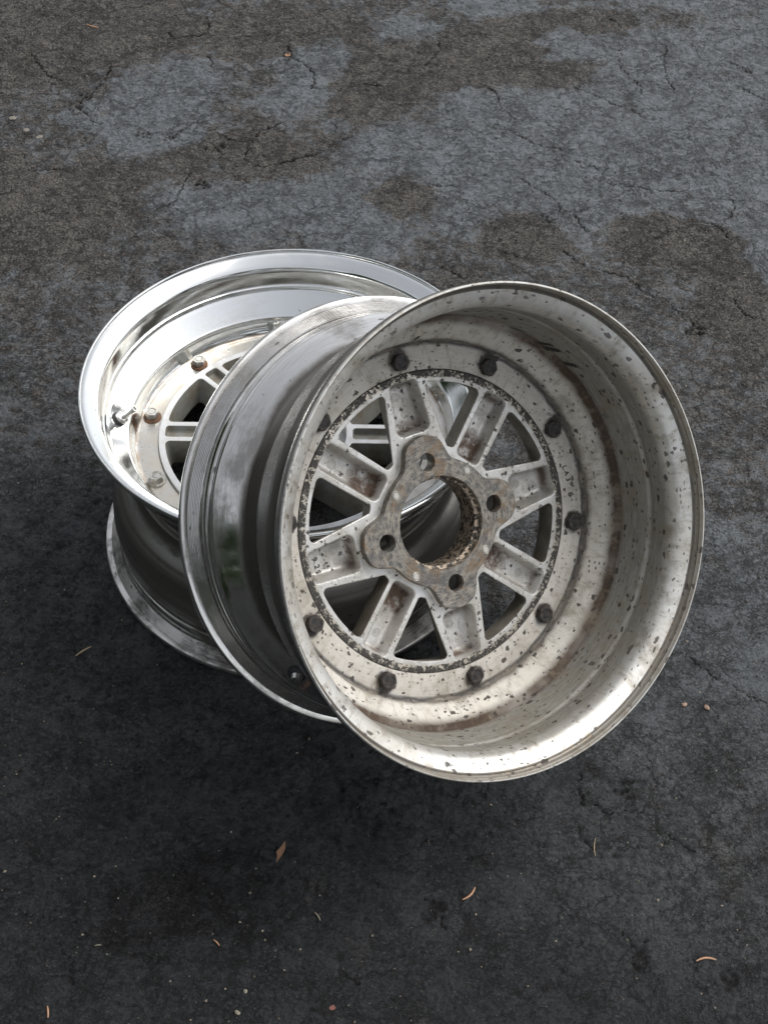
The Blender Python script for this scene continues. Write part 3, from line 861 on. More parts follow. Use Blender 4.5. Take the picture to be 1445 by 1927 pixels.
def valve(parent, ang, cap=False):
    a = radians(ang)
    # middle of the cone of the front rim half
    t, r = 0.0508, 0.1744
    er = Vector((cos(a), sin(a), 0)); ez = Vector((0, 0, 1))
    nrm = (-er * 0.77 + ez * 0.64).normalized()       # out of the cone into the dish
    pos = er * r + ez * (W - t)
    stem = lathe_obj('valve_stem', [(0, -.001, 0), (.0078, -.001, 0), (.0078, .0022, 0), (.0070, .0030, 0), (.0068, .0034, 1), (.0068, .0062, 1), (.0058, .0068, 1), (.0036, .0072, 1), (.0034, .0110, 1), (.0040, .0112, 1),
                             (.0040, .0120, 1), (.0034, .0123, 1), (.0033, .0175, 1), (.0039, .0178, 1), (.0039, .0225, 1), (.0036, .0230, 1), (.0024, .0230, 1), (.0022, .0212, 1), (.0010, .0212, 1), (0, .0216, 1)],
                     [M['rubber'], M['chrome']], parent, frame(pos, nrm))
    base = lathe_obj('valve_base', [(0, .0, 0), (.0085, .0, 0), (.0088, .002, 0), (.0080, .0035, 0), (.0055, .005, 0), (.0045, .0085, 1), (.0042, .0095, 1), (.0020, .0098, 1), (0, .0096, 1)],
                     [M['rubber'], M['chrome']], parent, frame(er * (r + .0036) - ez * (-(W - t) + .0030), -nrm))
    return stem, base

# crack lines, holes and film patches of the asphalt, in metres on the ground
CRACKS = [[(-0.2177, 1.0975), (-0.2096, 1.0695), (-0.2095, 1.0447), (-0.2245, 1.034), (-0.2471, 1.031), (-0.2609, 1.0253), (-0.2717, 1.0442)], [(-0.2014, 0.9762), (-0.1931, 0.961), (-0.1933, 0.947), (-0.1851, 0.9321)], [(-0.3476, 0.9379), (-0.3496, 0.9133), (-0.3522, 0.8876), (-0.3619, 0.8721), (-0.3653, 0.8528), (-0.3748, 0.8523), (-0.3783, 0.8346), (-0.3752, 0.8161), (-0.3629, 0.804), (-0.3519, 0.7848), (-0.335, 0.7774)], [(-0.278, 0.7626), (-0.2508, 0.7641), (-0.2356, 0.7553), (-0.2166, 0.7729), (-0.2065, 0.7874), (-0.1884, 0.8025), (-0.1778, 0.8144)], [(-0.0805, 1.0168), (-0.0724, 0.9965), (-0.0741, 0.9853), (-0.0606, 0.9704), (-0.0502, 0.9632), (-0.0338, 0.9394), (-0.0307, 0.9137), (-0.0352, 0.891)], [(-0.1648, 0.7647), (-0.1435, 0.7467), (-0.1276, 0.7435), (-0.1125, 0.7484), (-0.1195, 0.713), (-0.1198, 0.6997), (-0.1073, 0.6872), (-0.0917, 0.6828), (-0.0731, 0.6891), (-0.0435, 0.7038), (-0.0136, 0.7188), (0.0158, 0.7514), (0.031, 0.7618)], [(-0.1125, 0.7484), (-0.1028, 0.7723), (-0.0879, 0.7828), (-0.0657, 0.8023)], [(-0.429, 0.6543), (-0.4073, 0.6593), (-0.3893, 0.6642), (-0.3626, 0.663)], [(-0.2331, 0.5708), (-0.2069, 0.5967), (-0.198, 0.6474), (-0.1927, 0.667)], [(0.0252, 0.9095), (0.0498, 0.9079), (0.0744, 0.9048)], [(0.0052, 0.8105), (0.0096, 0.7855), (0.0058, 0.7645)], [(0.1392, 1.0576), (0.1606, 1.0426), (0.163, 1.0153), (0.1546, 0.9941), (0.1396, 0.9697)], [(0.5165, 1.064), (0.5277, 1.0484), (0.5199, 1.0158), (0.5172, 0.9764), (0.5185, 0.9426), (0.5263, 0.9234)], [(0.4469, 1.0036), (0.4474, 0.98), (0.4634, 0.9547), (0.4735, 0.9309), (0.4744, 0.898)], [(0.2219, 0.9209), (0.2381, 0.9098), (0.2499, 0.8925), (0.2544, 0.8561), (0.2682, 0.8353), (0.2756, 0.8215)], [(0.2434, 0.8098), (0.2706, 0.7931), (0.2895, 0.7734), (0.312, 0.7541), (0.3429, 0.749)], [(0.3699, 0.9219), (0.4012, 0.9012), (0.4315, 0.8735), (0.4546, 0.8602), (0.4727, 0.8397)], [(0.3568, 0.7229), (0.3788, 0.7083), (0.4016, 0.7042)], [(0.3679, 0.6842), (0.3914, 0.6725), (0.4137, 0.6673), (0.436, 0.6621), (0.4731, 0.6551), (0.5109, 0.6559)], [(0.2775, 0.6729), (0.2918, 0.6544), (0.31, 0.6402), (0.3275, 0.6186), (0.33, 0.5977), (0.3559, 0.5979), (0.3717, 0.611)], [(0.3468, 0.5949), (0.3573, 0.5653), (0.3675, 0.5538)], [(0.5107, 0.5913), (0.5317, 0.5827), (0.5491, 0.5751), (0.5569, 0.5517), (0.5619, 0.5461)], [(0.5491, 0.5751), (0.5674, 0.6003), (0.5763, 0.6217), (0.5731, 0.6415)], [(0.2278, 0.515), (0.2455, 0.5044), (0.2666, 0.494)], [(0.1409, 0.6527), (0.1635, 0.6476), (0.1861, 0.6488)], [(0.6125, 1.0134), (0.6358, 0.9989), (0.6535, 0.9766)], [(0.6134, 0.9588), (0.6341, 0.9296), (0.6626, 0.9014)], [(0.4411, 1.138), (0.4529, 1.1217), (0.4598, 1.102)], [(0.4547, 0.4169), (0.4777, 0.3755), (0.5025, 0.356)], [(0.2956, -0.3041), (0.2926, -0.3247), (0.2957, -0.339)], [(0.288, -0.3563), (0.2903, -0.3729), (0.2987, -0.3809), (0.3023, -0.3862)], [(0.3073, -0.3329), (0.3163, -0.3468), (0.3419, -0.3431), (0.3517, -0.3455)], [(0.3626, -0.362), (0.3789, -0.3726), (0.3975, -0.3829)], [(0.4195, -0.1604), (0.4386, -0.1831), (0.4686, -0.2016), (0.491, -0.2137)], [(0.1454, -0.4394), (0.155, -0.4519), (0.1644, -0.4693)], [(0.321, -0.4641), (0.3334, -0.4835), (0.3385, -0.5029)], [(-0.1827, -0.4859), (-0.1654, -0.5049), (-0.1567, -0.5286)], [(0.0717, -0.5116), (0.0905, -0.5205)], [(0.5458, 0.4213), (0.5551, 0.3898), (0.5812, 0.3805)], [(-0.4766, 0.9645), (-0.4407, 0.905), (-0.4139, 0.8915)], [(0.1629, 0.4684), (0.1909, 0.4475), (0.2333, 0.4552)], [(0.3284, 0.5109), (0.3548, 0.478), (0.4099, 0.4584), (0.4408, 0.4162)]]
HOLES = [(-0.3779, 0.8131), (-0.3732, 0.8524), (-0.2356, 0.7553), (-0.2721, 0.7601), (-0.1632, 0.7267), (-0.1731, 0.6398), (-0.0758, 0.9852), (0.333, -0.4875), (0.1559, -0.4503), (0.3394, -0.3143), (0.4854, 0.3552), (0.3106, 0.5809), (0.4102, -0.5053), (0.3958, 0.233)]
PATCH = [(-0.261, 0.841, 0.104, 0.113, 1), (-0.033, 0.929, 0.062, 0.118, 1), (-0.276, 0.776, 0.094, 0.05, 1), (-0.095, 0.59, 0.125, 0.075, 0.8), (0.04, 0.543, 0.065, 0.06, 1), (0.463, 0.868, 0.27, 0.237, 1), (0.256, 0.718, 0.202, 0.139, 0.9), (0.593, 1.06, 0.174, 0.12, 1), (0.122, 1.065, 0.052, 0.05, 0.9), (0.253, 1.157, 0.053, 0.026, 0.9), (0.354, 1.062, 0.052, 0.042, 0.8), (0.377, 1.031, 0.034, 0.029, 0.9), (0.606, 0.736, 0.094, 0.298, 1), (0.366, 0.633, 0.197, 0.078, 0.8), (0.274, 0.993, 0.161, 0.089, -1.6), (0.074, 0.905, 0.074, 0.092, -1), (0.47, 1.119, 0.158, 0.052, -1.2), (0.276, 0.555, 0.051, 0.055, -1.3), (0.478, 0.56, 0.088, 0.051, -1.8), (0.328, 0.702, 0.035, 0.033, -1.2), (0.546, 0.421, 0.042, 0.102, -1.3), (0.119, 0.62, 0.045, 0.051, -1.2), (0.197, 0.404, 0.042, 0.044, -0.6), (-0.455, 1.03, 0.169, 0.154, -1), (-0.385, 0.557, 0.109, 0.114, -1), (-0.127, 0.697, 0.107, 0.067, -0.7), (-0.1, 1.051, 0.12, 0.067, -0.8), (-0.004, 0.841, 0.048, 0.089, -0.5), (0.467, -0.135, 0.112, 0.118, 0.6), (0.312, -0.464, 0.072, 0.031, 0.3), (-0.055, -0.451, 0.095, 0.042, -0.5), (0.193, -0.468, 0.085, 0.052, 0.2)]

# ------------------------------------------------------------ the ground
def value_noise(shape_y, shape_x, X, Y, cell, seed):
    r = np.random.default_rng(seed)
    n = 256
    G = r.random((n, n))
    u = X / cell; v = Y / cell
    iu = np.floor(u).astype(int); iv = np.floor(v).astype(int)
    fu = u - iu; fv = v - iv
    fu = fu * fu * (3 - 2 * fu); fv = fv * fv * (3 - 2 * fv)
    g = lambda a, b: G[a % n, b % n]
    return (g(iu, iv) * (1 - fu) + g(iu + 1, iv) * fu) * (1 - fv) + (g(iu, iv + 1) * (1 - fu) + g(iu + 1, iv + 1) * fu) * fv

def build_ground():
    step = 0.0017
    xf = np.arange(-0.62, 0.80, step); yf = np.arange(-0.66, 1.28, step)
    ex = np.cumsum(np.geomspace(0.004, 14, 34))
    xs = np.r_[-0.62 - ex[::-1], xf, xf[-1] + ex]; ys = np.r_[-0.66 - ex[::-1], yf, yf[-1] + ex]
    nx, ny = len(xs), len(ys)
    X, Y = np.meshgrid(xs, ys)
    Z = np.zeros_like(X)
    for cell, amp, sd in [(0.45, .0022, 1), (0.13, .0010, 2), (0.045, .0006, 3), (0.016, .0007, 4), (0.0075, .0010, 5), (0.0045, .0009, 6)]:
        Z += (value_noise(ny, nx, X + 3, Y + 3, cell, sd) - .5) * 2 * amp
    crack = np.zeros_like(X)
    x0, y0 = -0.62, -0.66
    offx, offy = len(ex), len(ex)
    def stamp(px, py, w, depth, dark):
        i = int((px - x0) / step) + offx; j = int((py - y0) / step) + offy
        R = int(w * 2.2 / step) + 2
        if i - R < offx or j - R < offy or i + R >= offx + len(xf) or j + R >= offy + len(yf): return
        sl = (slice(j - R, j + R + 1), slice(i - R, i + R + 1))
        d = np.hypot(X[sl] - px, Y[sl] - py) / w
        f = np.clip(1.25 - d, 0, 1)
        crack[sl] = np.maximum(crack[sl], f * dark)
        drop = -depth * f
        Zc[sl] = np.minimum(Zc[sl], drop)
    Zc = np.zeros_like(Z)
    r = np.random.default_rng(3)
    def path(pts, w, depth, dark, jit=0.0035):
        for (ax, ay), (bx, by) in zip(pts[:-1], pts[1:]):
            L = math.hypot(bx - ax, by - ay); n = max(2, int(L / 0.0012))
            nx_, ny_ = -(by - ay) / (L + 1e-9), (bx - ax) / (L + 1e-9)
            wob = 0.0; ph = r.random(3) * 6.28
            for k in range(n):
                t = k / n; s = L * t
                wob = (math.sin(s * 260 + ph[0]) * .3 + math.sin(s * 610 + ph[1]) * .35 + math.sin(s * 1150 + ph[2]) * .25 + (r.random() - .5) * .35) * jit * math.sin(pi * min(1, t * 1.0 + 1e-3)) ** 0.4
                ww = w * (0.45 + 0.8 * abs(math.sin(s * 90 + ph[2]) * math.sin(s * 31 + ph[0])) + 0.5 * r.random())
                stamp(ax + (bx - ax) * t + nx_ * wob, ay + (by - ay) * t + ny_ * wob, ww, depth, dark)
    for c in CRACKS:
        path(c, 0.0012, 0.0030, 1.0)
    # short hairline cracks
    for q in range(1100):
        px, py = r.uniform(-0.60, 0.78), r.uniform(-0.64, 1.26)
        a = r.normal(0.15, 0.9) + (pi / 2 if r.random() < .25 else 0)
        a0 = a
        n = int(r.integers(5, 30)); w = r.uniform(.0006, .0009); dk = r.uniform(.25, .8)
        for k in range(n):
            a += r.normal(0, .55); a = a * .97 + .03 * a0
            px += cos(a) * .0016; py += sin(a) * .0016
            stamp(px, py, w, .0014 * dk + .0004, dk)
    for hx, hy in HOLES:
        for q in range(14):
            stamp(hx + r.normal(0, .006), hy + r.normal(0, .006), r.uniform(.002, .0045), .0045, r.uniform(.5, .95))
    # crumbly pits where the binder is gone
    for q in range(5000):
        px, py = r.uniform(-0.60, 0.78), r.uniform(-0.64, 1.26)
        stamp(px, py, r.uniform(.0010, .0026), r.uniform(.0006, .0022), r.uniform(.1, .7))
    Z += Zc
    flat = np.hypot(np.maximum(np.abs(X - .09) - .75, 0), np.maximum(np.abs(Y - .3) - 1.0, 0))
    Z *= np.clip(1 - flat / 1.2, 0.15, 1)
    Z -= 0.0020
    film = np.full_like(X, 0.46) - 0.04 * (Y > 2)
    wob = value_noise(ny, nx, X + 7, Y + 7, .06, 21) - .5
    wob2 = value_noise(ny, nx, X + 7, Y + 7, .022, 22) - .5
    for cx, cy, rx, ry, v in PATCH:
        d = np.sqrt(((X - cx) / rx) ** 2 + ((Y - cy) / ry) ** 2) + wob * .9 + wob2 * .45
        film += v * .42 * np.clip(1.35 - d, 0, 1) ** .7 * 1.15
    film = np.clip(film, 0, 1)
    V = np.stack([X, Y, Z], -1).reshape(-1, 3).astype(np.float32)
    me = bpy.data.meshes.new('ground')
    me.vertices.add(len(V)); me.vertices.foreach_set('co', V.ravel())
    idx = np.arange(nx * ny).reshape(ny, nx)
    Q = np.stack([idx[:-1, :-1], idx[:-1, 1:], idx[1:, 1:], idx[1:, :-1]], -1).reshape(-1, 4).astype(np.int32)
    me.loops.add(Q.size); me.loops.foreach_set('vertex_index', Q.ravel())
    me.polygons.add(len(Q)); me.polygons.foreach_set('loop_start', np.arange(0, Q.size, 4, dtype=np.int32))
    me.update(calc_edges=True)
    me.polygons.foreach_set('use_smooth', np.ones(len(Q), bool))
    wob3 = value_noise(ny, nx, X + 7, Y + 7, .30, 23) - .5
    near_shade = np.clip((0.44 - .40 * X - Y + wob3 * .35 + wob * .15) / .92, 0, 1)  # grows towards the near and left ground, whose shade goes into the colour
    near_shade = near_shade * near_shade * (3 - 2 * near_shade)
    for nm, arr in (('film', film), ('crack', crack), ('near_shade', near_shade)):
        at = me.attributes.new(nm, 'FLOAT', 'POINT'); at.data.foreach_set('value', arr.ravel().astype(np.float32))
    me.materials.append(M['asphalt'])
    o = bpy.data.objects.new('asphalt_ground', me); COL.objects.link(o)
    o['kind'] = 'structure'; o['label'] = 'dark cracked sealed asphalt with worn brown patches'
    def height(px, py):
        i = int(round((px - x0) / step)) + offx; j = int(round((py - y0) / step)) + offy
        return float(Z[j, i])
    return o, height
ground, gh = build_ground()

# ------------------------------------------------------------ wheels
def wheel(M4, label, cast, corroded):
    root = empty('wheel_rim', M4, label, 'wheel rim', 'split rim alloy wheels')
    fm = [M['a_polish'], M['a_ring'], M['b_outer'] if corroded else M['a_outer']]
    V, F, FM = revolve(front_barrel(), 288)
    fb = link('front_barrel', V, F, fm, root, FM, sharp=40, recalc=True)
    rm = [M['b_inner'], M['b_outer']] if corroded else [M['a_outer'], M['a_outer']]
    V, F, FM = revolve(rear_barrel(corroded), 288)
    rb = link('rear_barrel', V, F, rm, root, FM, sharp=40, recalc=True)
    if corroded: mats = (M['b_cast'], M['b_wall'], M['a_face'])
    else: mats = (M['a_wall'], M['a_wall'], M['a_face'])
    wc = wheel_centre(root, 'wheel_centre', *mats)
    pad = hub_floor_and_pad(root, M['b_pad'] if corroded else M['a_wall'], M['a_face'])
    return root, fb, rb, wc, pad

MA = Matrix.Rotation(radians(136.4), 4, 'Z')
A, A_front, A_rear, A_centre, A_pad = wheel(MA, 'polished wheel rim lying flat on the asphalt with its shiny deep lip facing up', None, False)

nB = Vector((0.4775, -0.6326, 0.6098)).normalized()
xB = Vector((-0.2656, 0.5576, 0.7865)); zB = -nB
xB = (xB - zB * xB.dot(zB)).normalized(); yB = zB.cross(xB)
PB = Vector((0.20221, -0.26376, 0.30185))
MB = Matrix(((xB.x, yB.x, zB.x, PB.x), (xB.y, yB.y, zB.y, PB.y), (xB.z, yB.z, zB.z, PB.z), (0, 0, 0, 1)))
B, B_front, B_rear, B_centre, B_pad = wheel(MB, 'pitted weathered wheel rim leaning on the flat one with its open back towards the viewer', None, True)

# bolts: heads at the back, flanged nuts at the front
bolt_me = hex_bolt_mesh('bolt_head', .0142, .0068, [M['black_bolt'], M['black_bolt']], nub=(.0030, .0003))
nut_a = hex_bolt_mesh('flange_nut', .0122, .0070, [M['zinc'], M['zinc']], washer=.0092, wh=.0020, nub=(.0034, .0006))
nut_r = hex_bolt_mesh('rusty_flange_nut', .0122, .0070, [M['zinc'], M['rusty_zinc']], washer=.0092, wh=.0020, nub=(.0034, .0006))
bolt_dull = hex_bolt_mesh('dull_bolt_head', .0142, .0068, [M['rusty_zinc'], M['rusty_zinc']], nub=(.0030, .0003))
for root, isB in ((A, False), (B, True)):
    for k in range(10):
        a = 2 * pi * k / 10
        p = (.1484 * cos(a), .1484 * sin(a))
        tw = Matrix.Rotation(random.uniform(0, 1.0), 4, 'Z')
        place('bolt_head', bolt_me if isB else bolt_dull, root, frame((p[0], p[1], .1197), (0, 0, -1), (cos(a), sin(a), 0)) @ tw)
        rusty = (k in (0, 1)) and not isB
        place('flange_nut', nut_r if rusty else nut_a, root, frame((p[0], p[1], W - .0796), (0, 0, 1), (cos(a), sin(a), 0)) @ tw,
              'nut with a rusty skirt' if rusty else None)
valve(A, 48.0)
valve(B, 236.0)

# cast marks on the pocket floors and ribs of the weathered centre
def ring_mesh(name, r, w, h, bars, mat):
    b = Build(); n = 28
    prof = [(r + w, 0), (r + w * .4, -h), (r - w * .4, -h), (r - w, 0)]
    prev = None
    for rr, z in prof:
        cur = b.loop(circle2(rr, n), z)
        if prev: b.bridge(prev, cur, 0)
        prev = cur
    if bars:
        for q in range(-3, 4):
            x = q * r * .25; l = math.sqrt(max(0, (r * .92) ** 2 - x * x))
            hw = r * .035
            i = b.add([(x - hw, -l, 0), (x + hw, -l, 0), (x + hw, l, 0), (x - hw, l, 0), (x, -l, -h * .8), (x, l, -h * .8)])
            for f in ((0, 4, 5, 3), (4, 1, 2, 5), (0, 1, 4), (3, 5, 2)):
                b.f.append(tuple(i + v for v in f)); b.m.append(0)
    o = link(name, b.v, b.f, [mat], None, b.m, smooth=False)
    me = o.data; bpy.data.objects.remove(o); return me
st_bar = ring_mesh('casting_stamp', .0039, .00032, .00035, True, M['stamp'])
st_ring = ring_mesh('cast_circle', .0034, .00026, .0003, False, M['stamp'])
def put_mark(me, nm, ang, r, side, z, spin=0.0):
    a = radians(ang)
    x = r * cos(a) - side * sin(a); y = r * sin(a) + side * cos(a)
    place(nm, me, B_centre, Matrix.Translation((x, y, z)) @ Matrix.Rotation(a + spin, 4, 'Z'))
PF, DF = ZB + .0165 - .00005, ZB + .0145 - .00005
for q in range(4):
    if q == 3: continue
    put_mark(st_bar, 'casting_stamp', 90 * q, .100, .0035 * (1 if q != 1 else -1), PF, q * .6)
    put_mark(st_bar, 'casting_stamp', 90 * q, .117, -.0025 * (1 if q != 1 else -1), PF, 1 + q * .9)
    if q == 0: put_mark(st_ring, 'cast_circle', 0, .1095, .006, PF)
for q in range(4):
    put_mark(st_bar, 'casting_stamp', 45 + 90 * q, .092, .001, DF, .7 * q)
    put_mark(st_bar, 'casting_stamp', 45 + 90 * q, .112, -.001, DF, 2.2 * q)
for q in range(8):
    half = .0185 if q % 2 == 0 else .0146
    for sd in (-1, 1):
        for rr in ((.0905, .108) if q % 2 == 0 else (.083, .103, .119)):
            if random.random() < .4:
                put_mark(st_ring, 'cast_circle', 45 * q, rr + random.uniform(-.003, .003), sd * (half if q % 2 else .0185), ZB - .00005)
for q in range(4):      # round bosses on the mounting pad
    lathe_obj('cast_boss', [(0, -.0004, 0), (.0026, -.0004, 0), (.0030, 0, 0)], [M['stamp']], B_pad, Matrix.Translation((.0535 * cos(pi / 4 + q * pi / 2), .0535 * sin(pi / 4 + q * pi / 2), ZP - .0002)), 20)
    lathe_obj('cast_boss', [(.0033, 0, 0), (.0038, -.0005, 0), (.0043, 0, 0)], [M['stamp']], B_pad, Matrix.Translation((.0535 * cos(pi / 4 + q * pi / 2), .0535 * sin(pi / 4 + q * pi / 2), ZP - .0002)), 20)

def glyph(ch, parent, pos, up, size, mat, depth=.0005, name='stamped_figure'):
    cu = bpy.data.curves.new('t', 'FONT'); cu.body = ch; cu.size = size * 1.4; cu.extrude = depth / 2; cu.align_x = 'CENTER'; cu.align_y = 'CENTER'; cu.resolution_u = 3
    cu.offset = size * .018
    to = bpy.data.objects.new('t', cu); COL.objects.link(to)
    dg = bpy.context.evaluated_depsgraph_get()
    me = bpy.data.meshes.new_from_object(to.evaluated_get(dg))
    me.name = name
    bpy.data.objects.remove(to)
    me.materials.clear(); me.materials.append(mat)
    nz = Vector((0, 0, -1)); u = Vector(up).normalized(); r = u.cross(nz)
    M4 = Matrix(((r.x, u.x, nz.x, pos[0]), (r.y, u.y, nz.y, pos[1]), (r.z, u.z, nz.z, pos[2]), (0, 0, 0, 1)))
    return place(name, me, parent, M4)
for ch, fx, fy in (('9', .0030, -.1178), ('2', -.0040, -.1172), ('9', -.0092, -.1176)):
    glyph(ch, B_centre, (fx, fy, PF - .0002), (-.0006, .1, 0), .0052, M['ink'])
put_mark(st_ring, 'cast_circle', 270, .1085, .0062, PF); glyph('7', B_centre, (.0062, -.1085, PF - .0001), (.3, -1, 0), .0045, M['stamp'])
put_mark(st_bar, 'casting_stamp', 270, .0985, .0045, PF, .8)
put_mark(st_ring, 'cast_circle', 270, .1075, -.0052, PF); glyph('8', B_centre, (-.0070, -.1072, PF - .0001), (0, 1, 0), .0032, M['ink']); glyph('8', B_centre, (-.0040, -.1078, PF - .0001), (0, 1, 0), .0032, M['ink'])
put_mark(st_bar, 'casting_stamp', 270, .0970, -.0050, PF, .2)
# characters punched into the ring of the rear half
for ch, ang, rr in (('L', -87.4, .1462), ('A', -89.8, .1472), ('3', -92.3, .1476), ("'", -93.9, .1494), ('B', -97.8, .1476)):
    x, y = rr * cos(radians(ang)), rr * sin(radians(-ang))
    glyph(ch, B_rear, (x, y, .1194), (x, y, 0), .0050, M['ink'], name='punched_letter')

# black paint dabs high on the inner wall of the weathered rim
def dab(parent, a0, s0, a1, s1, wdt, seed):
    r = random.Random(seed); b = Build(); n = 14; rows = []
    def rad(s):
        pts = [(.0615, .1883), (.0640, .1876), (.0780, .1862), (.0890, .1846), (.0920, .1838), (.0934, .1826), (.0940, .1810), (.0952, .1796), (.1000, .1752), (.1060, .1700)]
        return float(np.interp(s, [p[0] for p in pts], [p[1] for p in pts])) - .00025
    for k in range(n + 1):
        t = k / n; s = s0 + (s1 - s0) * t; a = a0 + (a1 - a0) * t
        h = wdt * (0.55 + .45 * sin(pi * min(1, .15 + t * .75))) * r.uniform(.75, 1.15)
        row = []
        for j in range(4):
            aa = radians(a + (j / 3 - .5) * 2 * h); q = rad(s)
            row.append((q * cos(aa), -q * sin(aa), s))
        rows.append(b.add(row))
    for k in range(n):
        for j in range(3):
            b.f.append((rows[k] + j, rows[k] + j + 1, rows[k + 1] + j + 1, rows[k + 1] + j)); b.m.append(0)
    o = link('paint_dab', b.v, b.f, [M['paint_mark']], parent, b.m, recalc=False)
    return o
dab(B_rear, -44.5, .0915, -46.8, .0800, .9, 1)
dab(B_rear, -47.2, .0925, -49.6, .0790, 1.25, 2)
dab(B_rear, -54.6, .0905, -56.6, .0780, 1.0, 3)
dab(B_rear, -34.0, .0915, -38.4, .0870, 1.0, 4)

# ------------------------------------------------------------ litter on the asphalt
def thing(name, verts, faces, mat, loc, rz, label, cat, group=None, smooth=True, tilt=0.0):
    o = link(name, verts, faces, [mat], None, None, smooth=smooth, sharp=40)
    o.location = (loc[0], loc[1], gh(loc[0], loc[1]) + loc[2]); o.rotation_euler = (tilt, 0, rz)
    o['label'] = label; o['category'] = cat
    if group: o['group'] = group
    return o

def tube(pts, radii, n=8):
    V, F = [], []
    for i, (p, r) in enumerate(zip(pts, radii)):
        p = Vector(p); q = Vector(pts[min(i + 1, len(pts) - 1)]) - Vector(pts[max(i - 1, 0)])
        q.normalize(); s = q.cross(Vector((0, 0, 1))).normalized(); u = s.cross(q)
        for k in range(n):
            a = 2 * pi * k / n; V.append(p + s * r * cos(a) + u * r * sin(a))
    for i in range(len(pts) - 1):
        for k in range(n):
            l = (k + 1) % n; F.append((i * n + k, i * n + l, (i + 1) * n + l, (i + 1) * n + k))
    F.append(tuple(range(n - 1, -1, -1))); F.append(tuple(range((len(pts) - 1) * n, len(pts) * n)))
    return V, F

def needle(name, x0_, y0_, x1_, y1_, bend, rad, mat, label, cat, group):
    dx, dy = x1_ - x0_, y1_ - y0_; L = math.hypot(dx, dy); n = 12
    pts = [(-L / 2 + L * k / n, bend * (1 - (2 * k / n - 1) ** 2), rad * .4 + .0004 * sin(pi * k / n)) for k in range(n + 1)]
    rr = [rad * (0.35 + .65 * sin(pi * (0.08 + 0.84 * k / n))) for k in range(n + 1)]
    V, F = tube(pts, rr)
    return thing(name, V, F, mat, ((x0_ + x1_) / 2, (y0_ + y1_) / 2, rad * .9), math.atan2(dy, dx), label, cat, group)

G1 = 'curved dry needles on the asphalt'
needle('dry_needle', .1790, -.4408, .1903, -.4285, -.0022, .0010, M['needle'], 'curved pinkish brown needle below the leaning rim, right of the pointed leaf', 'needle', G1)
needle('dry_needle', .3842, -.4907, .4017, -.4891, .0022, .0010, M['needle'], 'curved pinkish brown needle near the lower right corner', 'needle', G1)
needle('dry_needle', .0464, -.4566, .0520, -.4645, .0006, .0008, M['seed'], 'short pale straight needle below and right of the pointed leaf', 'needle', G1)
needle('dry_needle', -.0412, -.4846, -.0355, -.4899, .0004, .0007, M['needle'], 'short brown needle left of and below the pointed leaf', 'needle', G1)
needle('dry_needle', .3042, -.3741, .3027, -.3927, -.0014, .0005, M['twig'], 'thin dark upright needle below the right side of the leaning rim', 'needle', G1)
needle('dry_needle', -.1759, -.5493, -.1736, -.5593, .0003, .0008, M['needle'], 'straight orange needle at the bottom left edge', 'needle', G1)
G2 = 'bits of twig on the asphalt'
needle('dry_twig', -.2140, -.1829, -.2000, -.1703, .0006, .0009, M['twig'], 'thin brown twig left of the flat rim near its lower flange', 'twig', G2)
needle('dry_twig', -.4050, 1.0560, -.3850, 1.0470, -.0020, .0011, M['needle'], 'curved reddish twig in the far upper left of the asphalt', 'twig', G2)
needle('dry_twig', -.1450, -.4935, -.1390, -.4925, .0003, .0006, M['seed'], 'tiny pale twig in the lower left of the asphalt', 'twig', G2)

def leaf(name, outline, curl, mat, loc, rz, label, cat):
    L = np.array(outline); c = L.mean(0); V, F = [], []
    n = len(L)
    for s, th in ((1, 0.0), (-1, -.00035)):
        for ring in (1.0, .55):
            for p in L:
                q = c + (p - c) * ring
                V.append((q[0], q[1], curl * ((q[0] - c[0]) ** 2 + .4 * (q[1] - c[1]) ** 2) * 60 + th))
        V.append((c[0], c[1], th))
    m = 2 * n + 1
    for s in (0, 1):
        o_ = s * m
        for k in range(n):
            l = (k + 1) % n
            a = [(o_ + k, o_ + l, o_ + n + l, o_ + n + k), (o_ + n + k, o_ + n + l, o_ + 2 * n)]
            for f in a: F.append(f if s == 0 else f[::-1])
    for k in range(n):
        l = (k + 1) % n; F.append((k, m + k, m + l, l))
    return thing(name, V, F, mat, loc, rz, label, cat)
leaf('dry_leaf', [(-.0012, -.0125), (.0003, -.0070), (.0020, -.0030), (.0034, .0008), (.0040, .0046), (.0024, .0105), (.0004, .0066), (-.0018, .0026), (-.0036, -.0004), (-.0020, -.0052), (-.0018, -.0096)], .9, M['leaf'],
     (.0116, -.3979, .0016), -.12, 'small pointed reddish brown leaf alone below the rims', 'leaf')
leaf('dry_leaf', [(-.0022, -.0016), (.0008, -.0022), (.0026, -.0008), (.0016, .0022), (-.0008, .002), (-.003, .0008)], .3, M['leaf_red'], (.0667, -.5429, .0012), .4, 'small dark red crumpled leaf at the bottom edge of the asphalt', 'leaf')
leaf('dry_leaf', [(-.007, -.003), (.001, -.004), (.006, .002), (.001, .006), (-.005, .004)], .6, M['leaf'], (-.0760, .9883, .0014), .8, 'brown leaf scrap in the top middle crack of the asphalt', 'leaf')

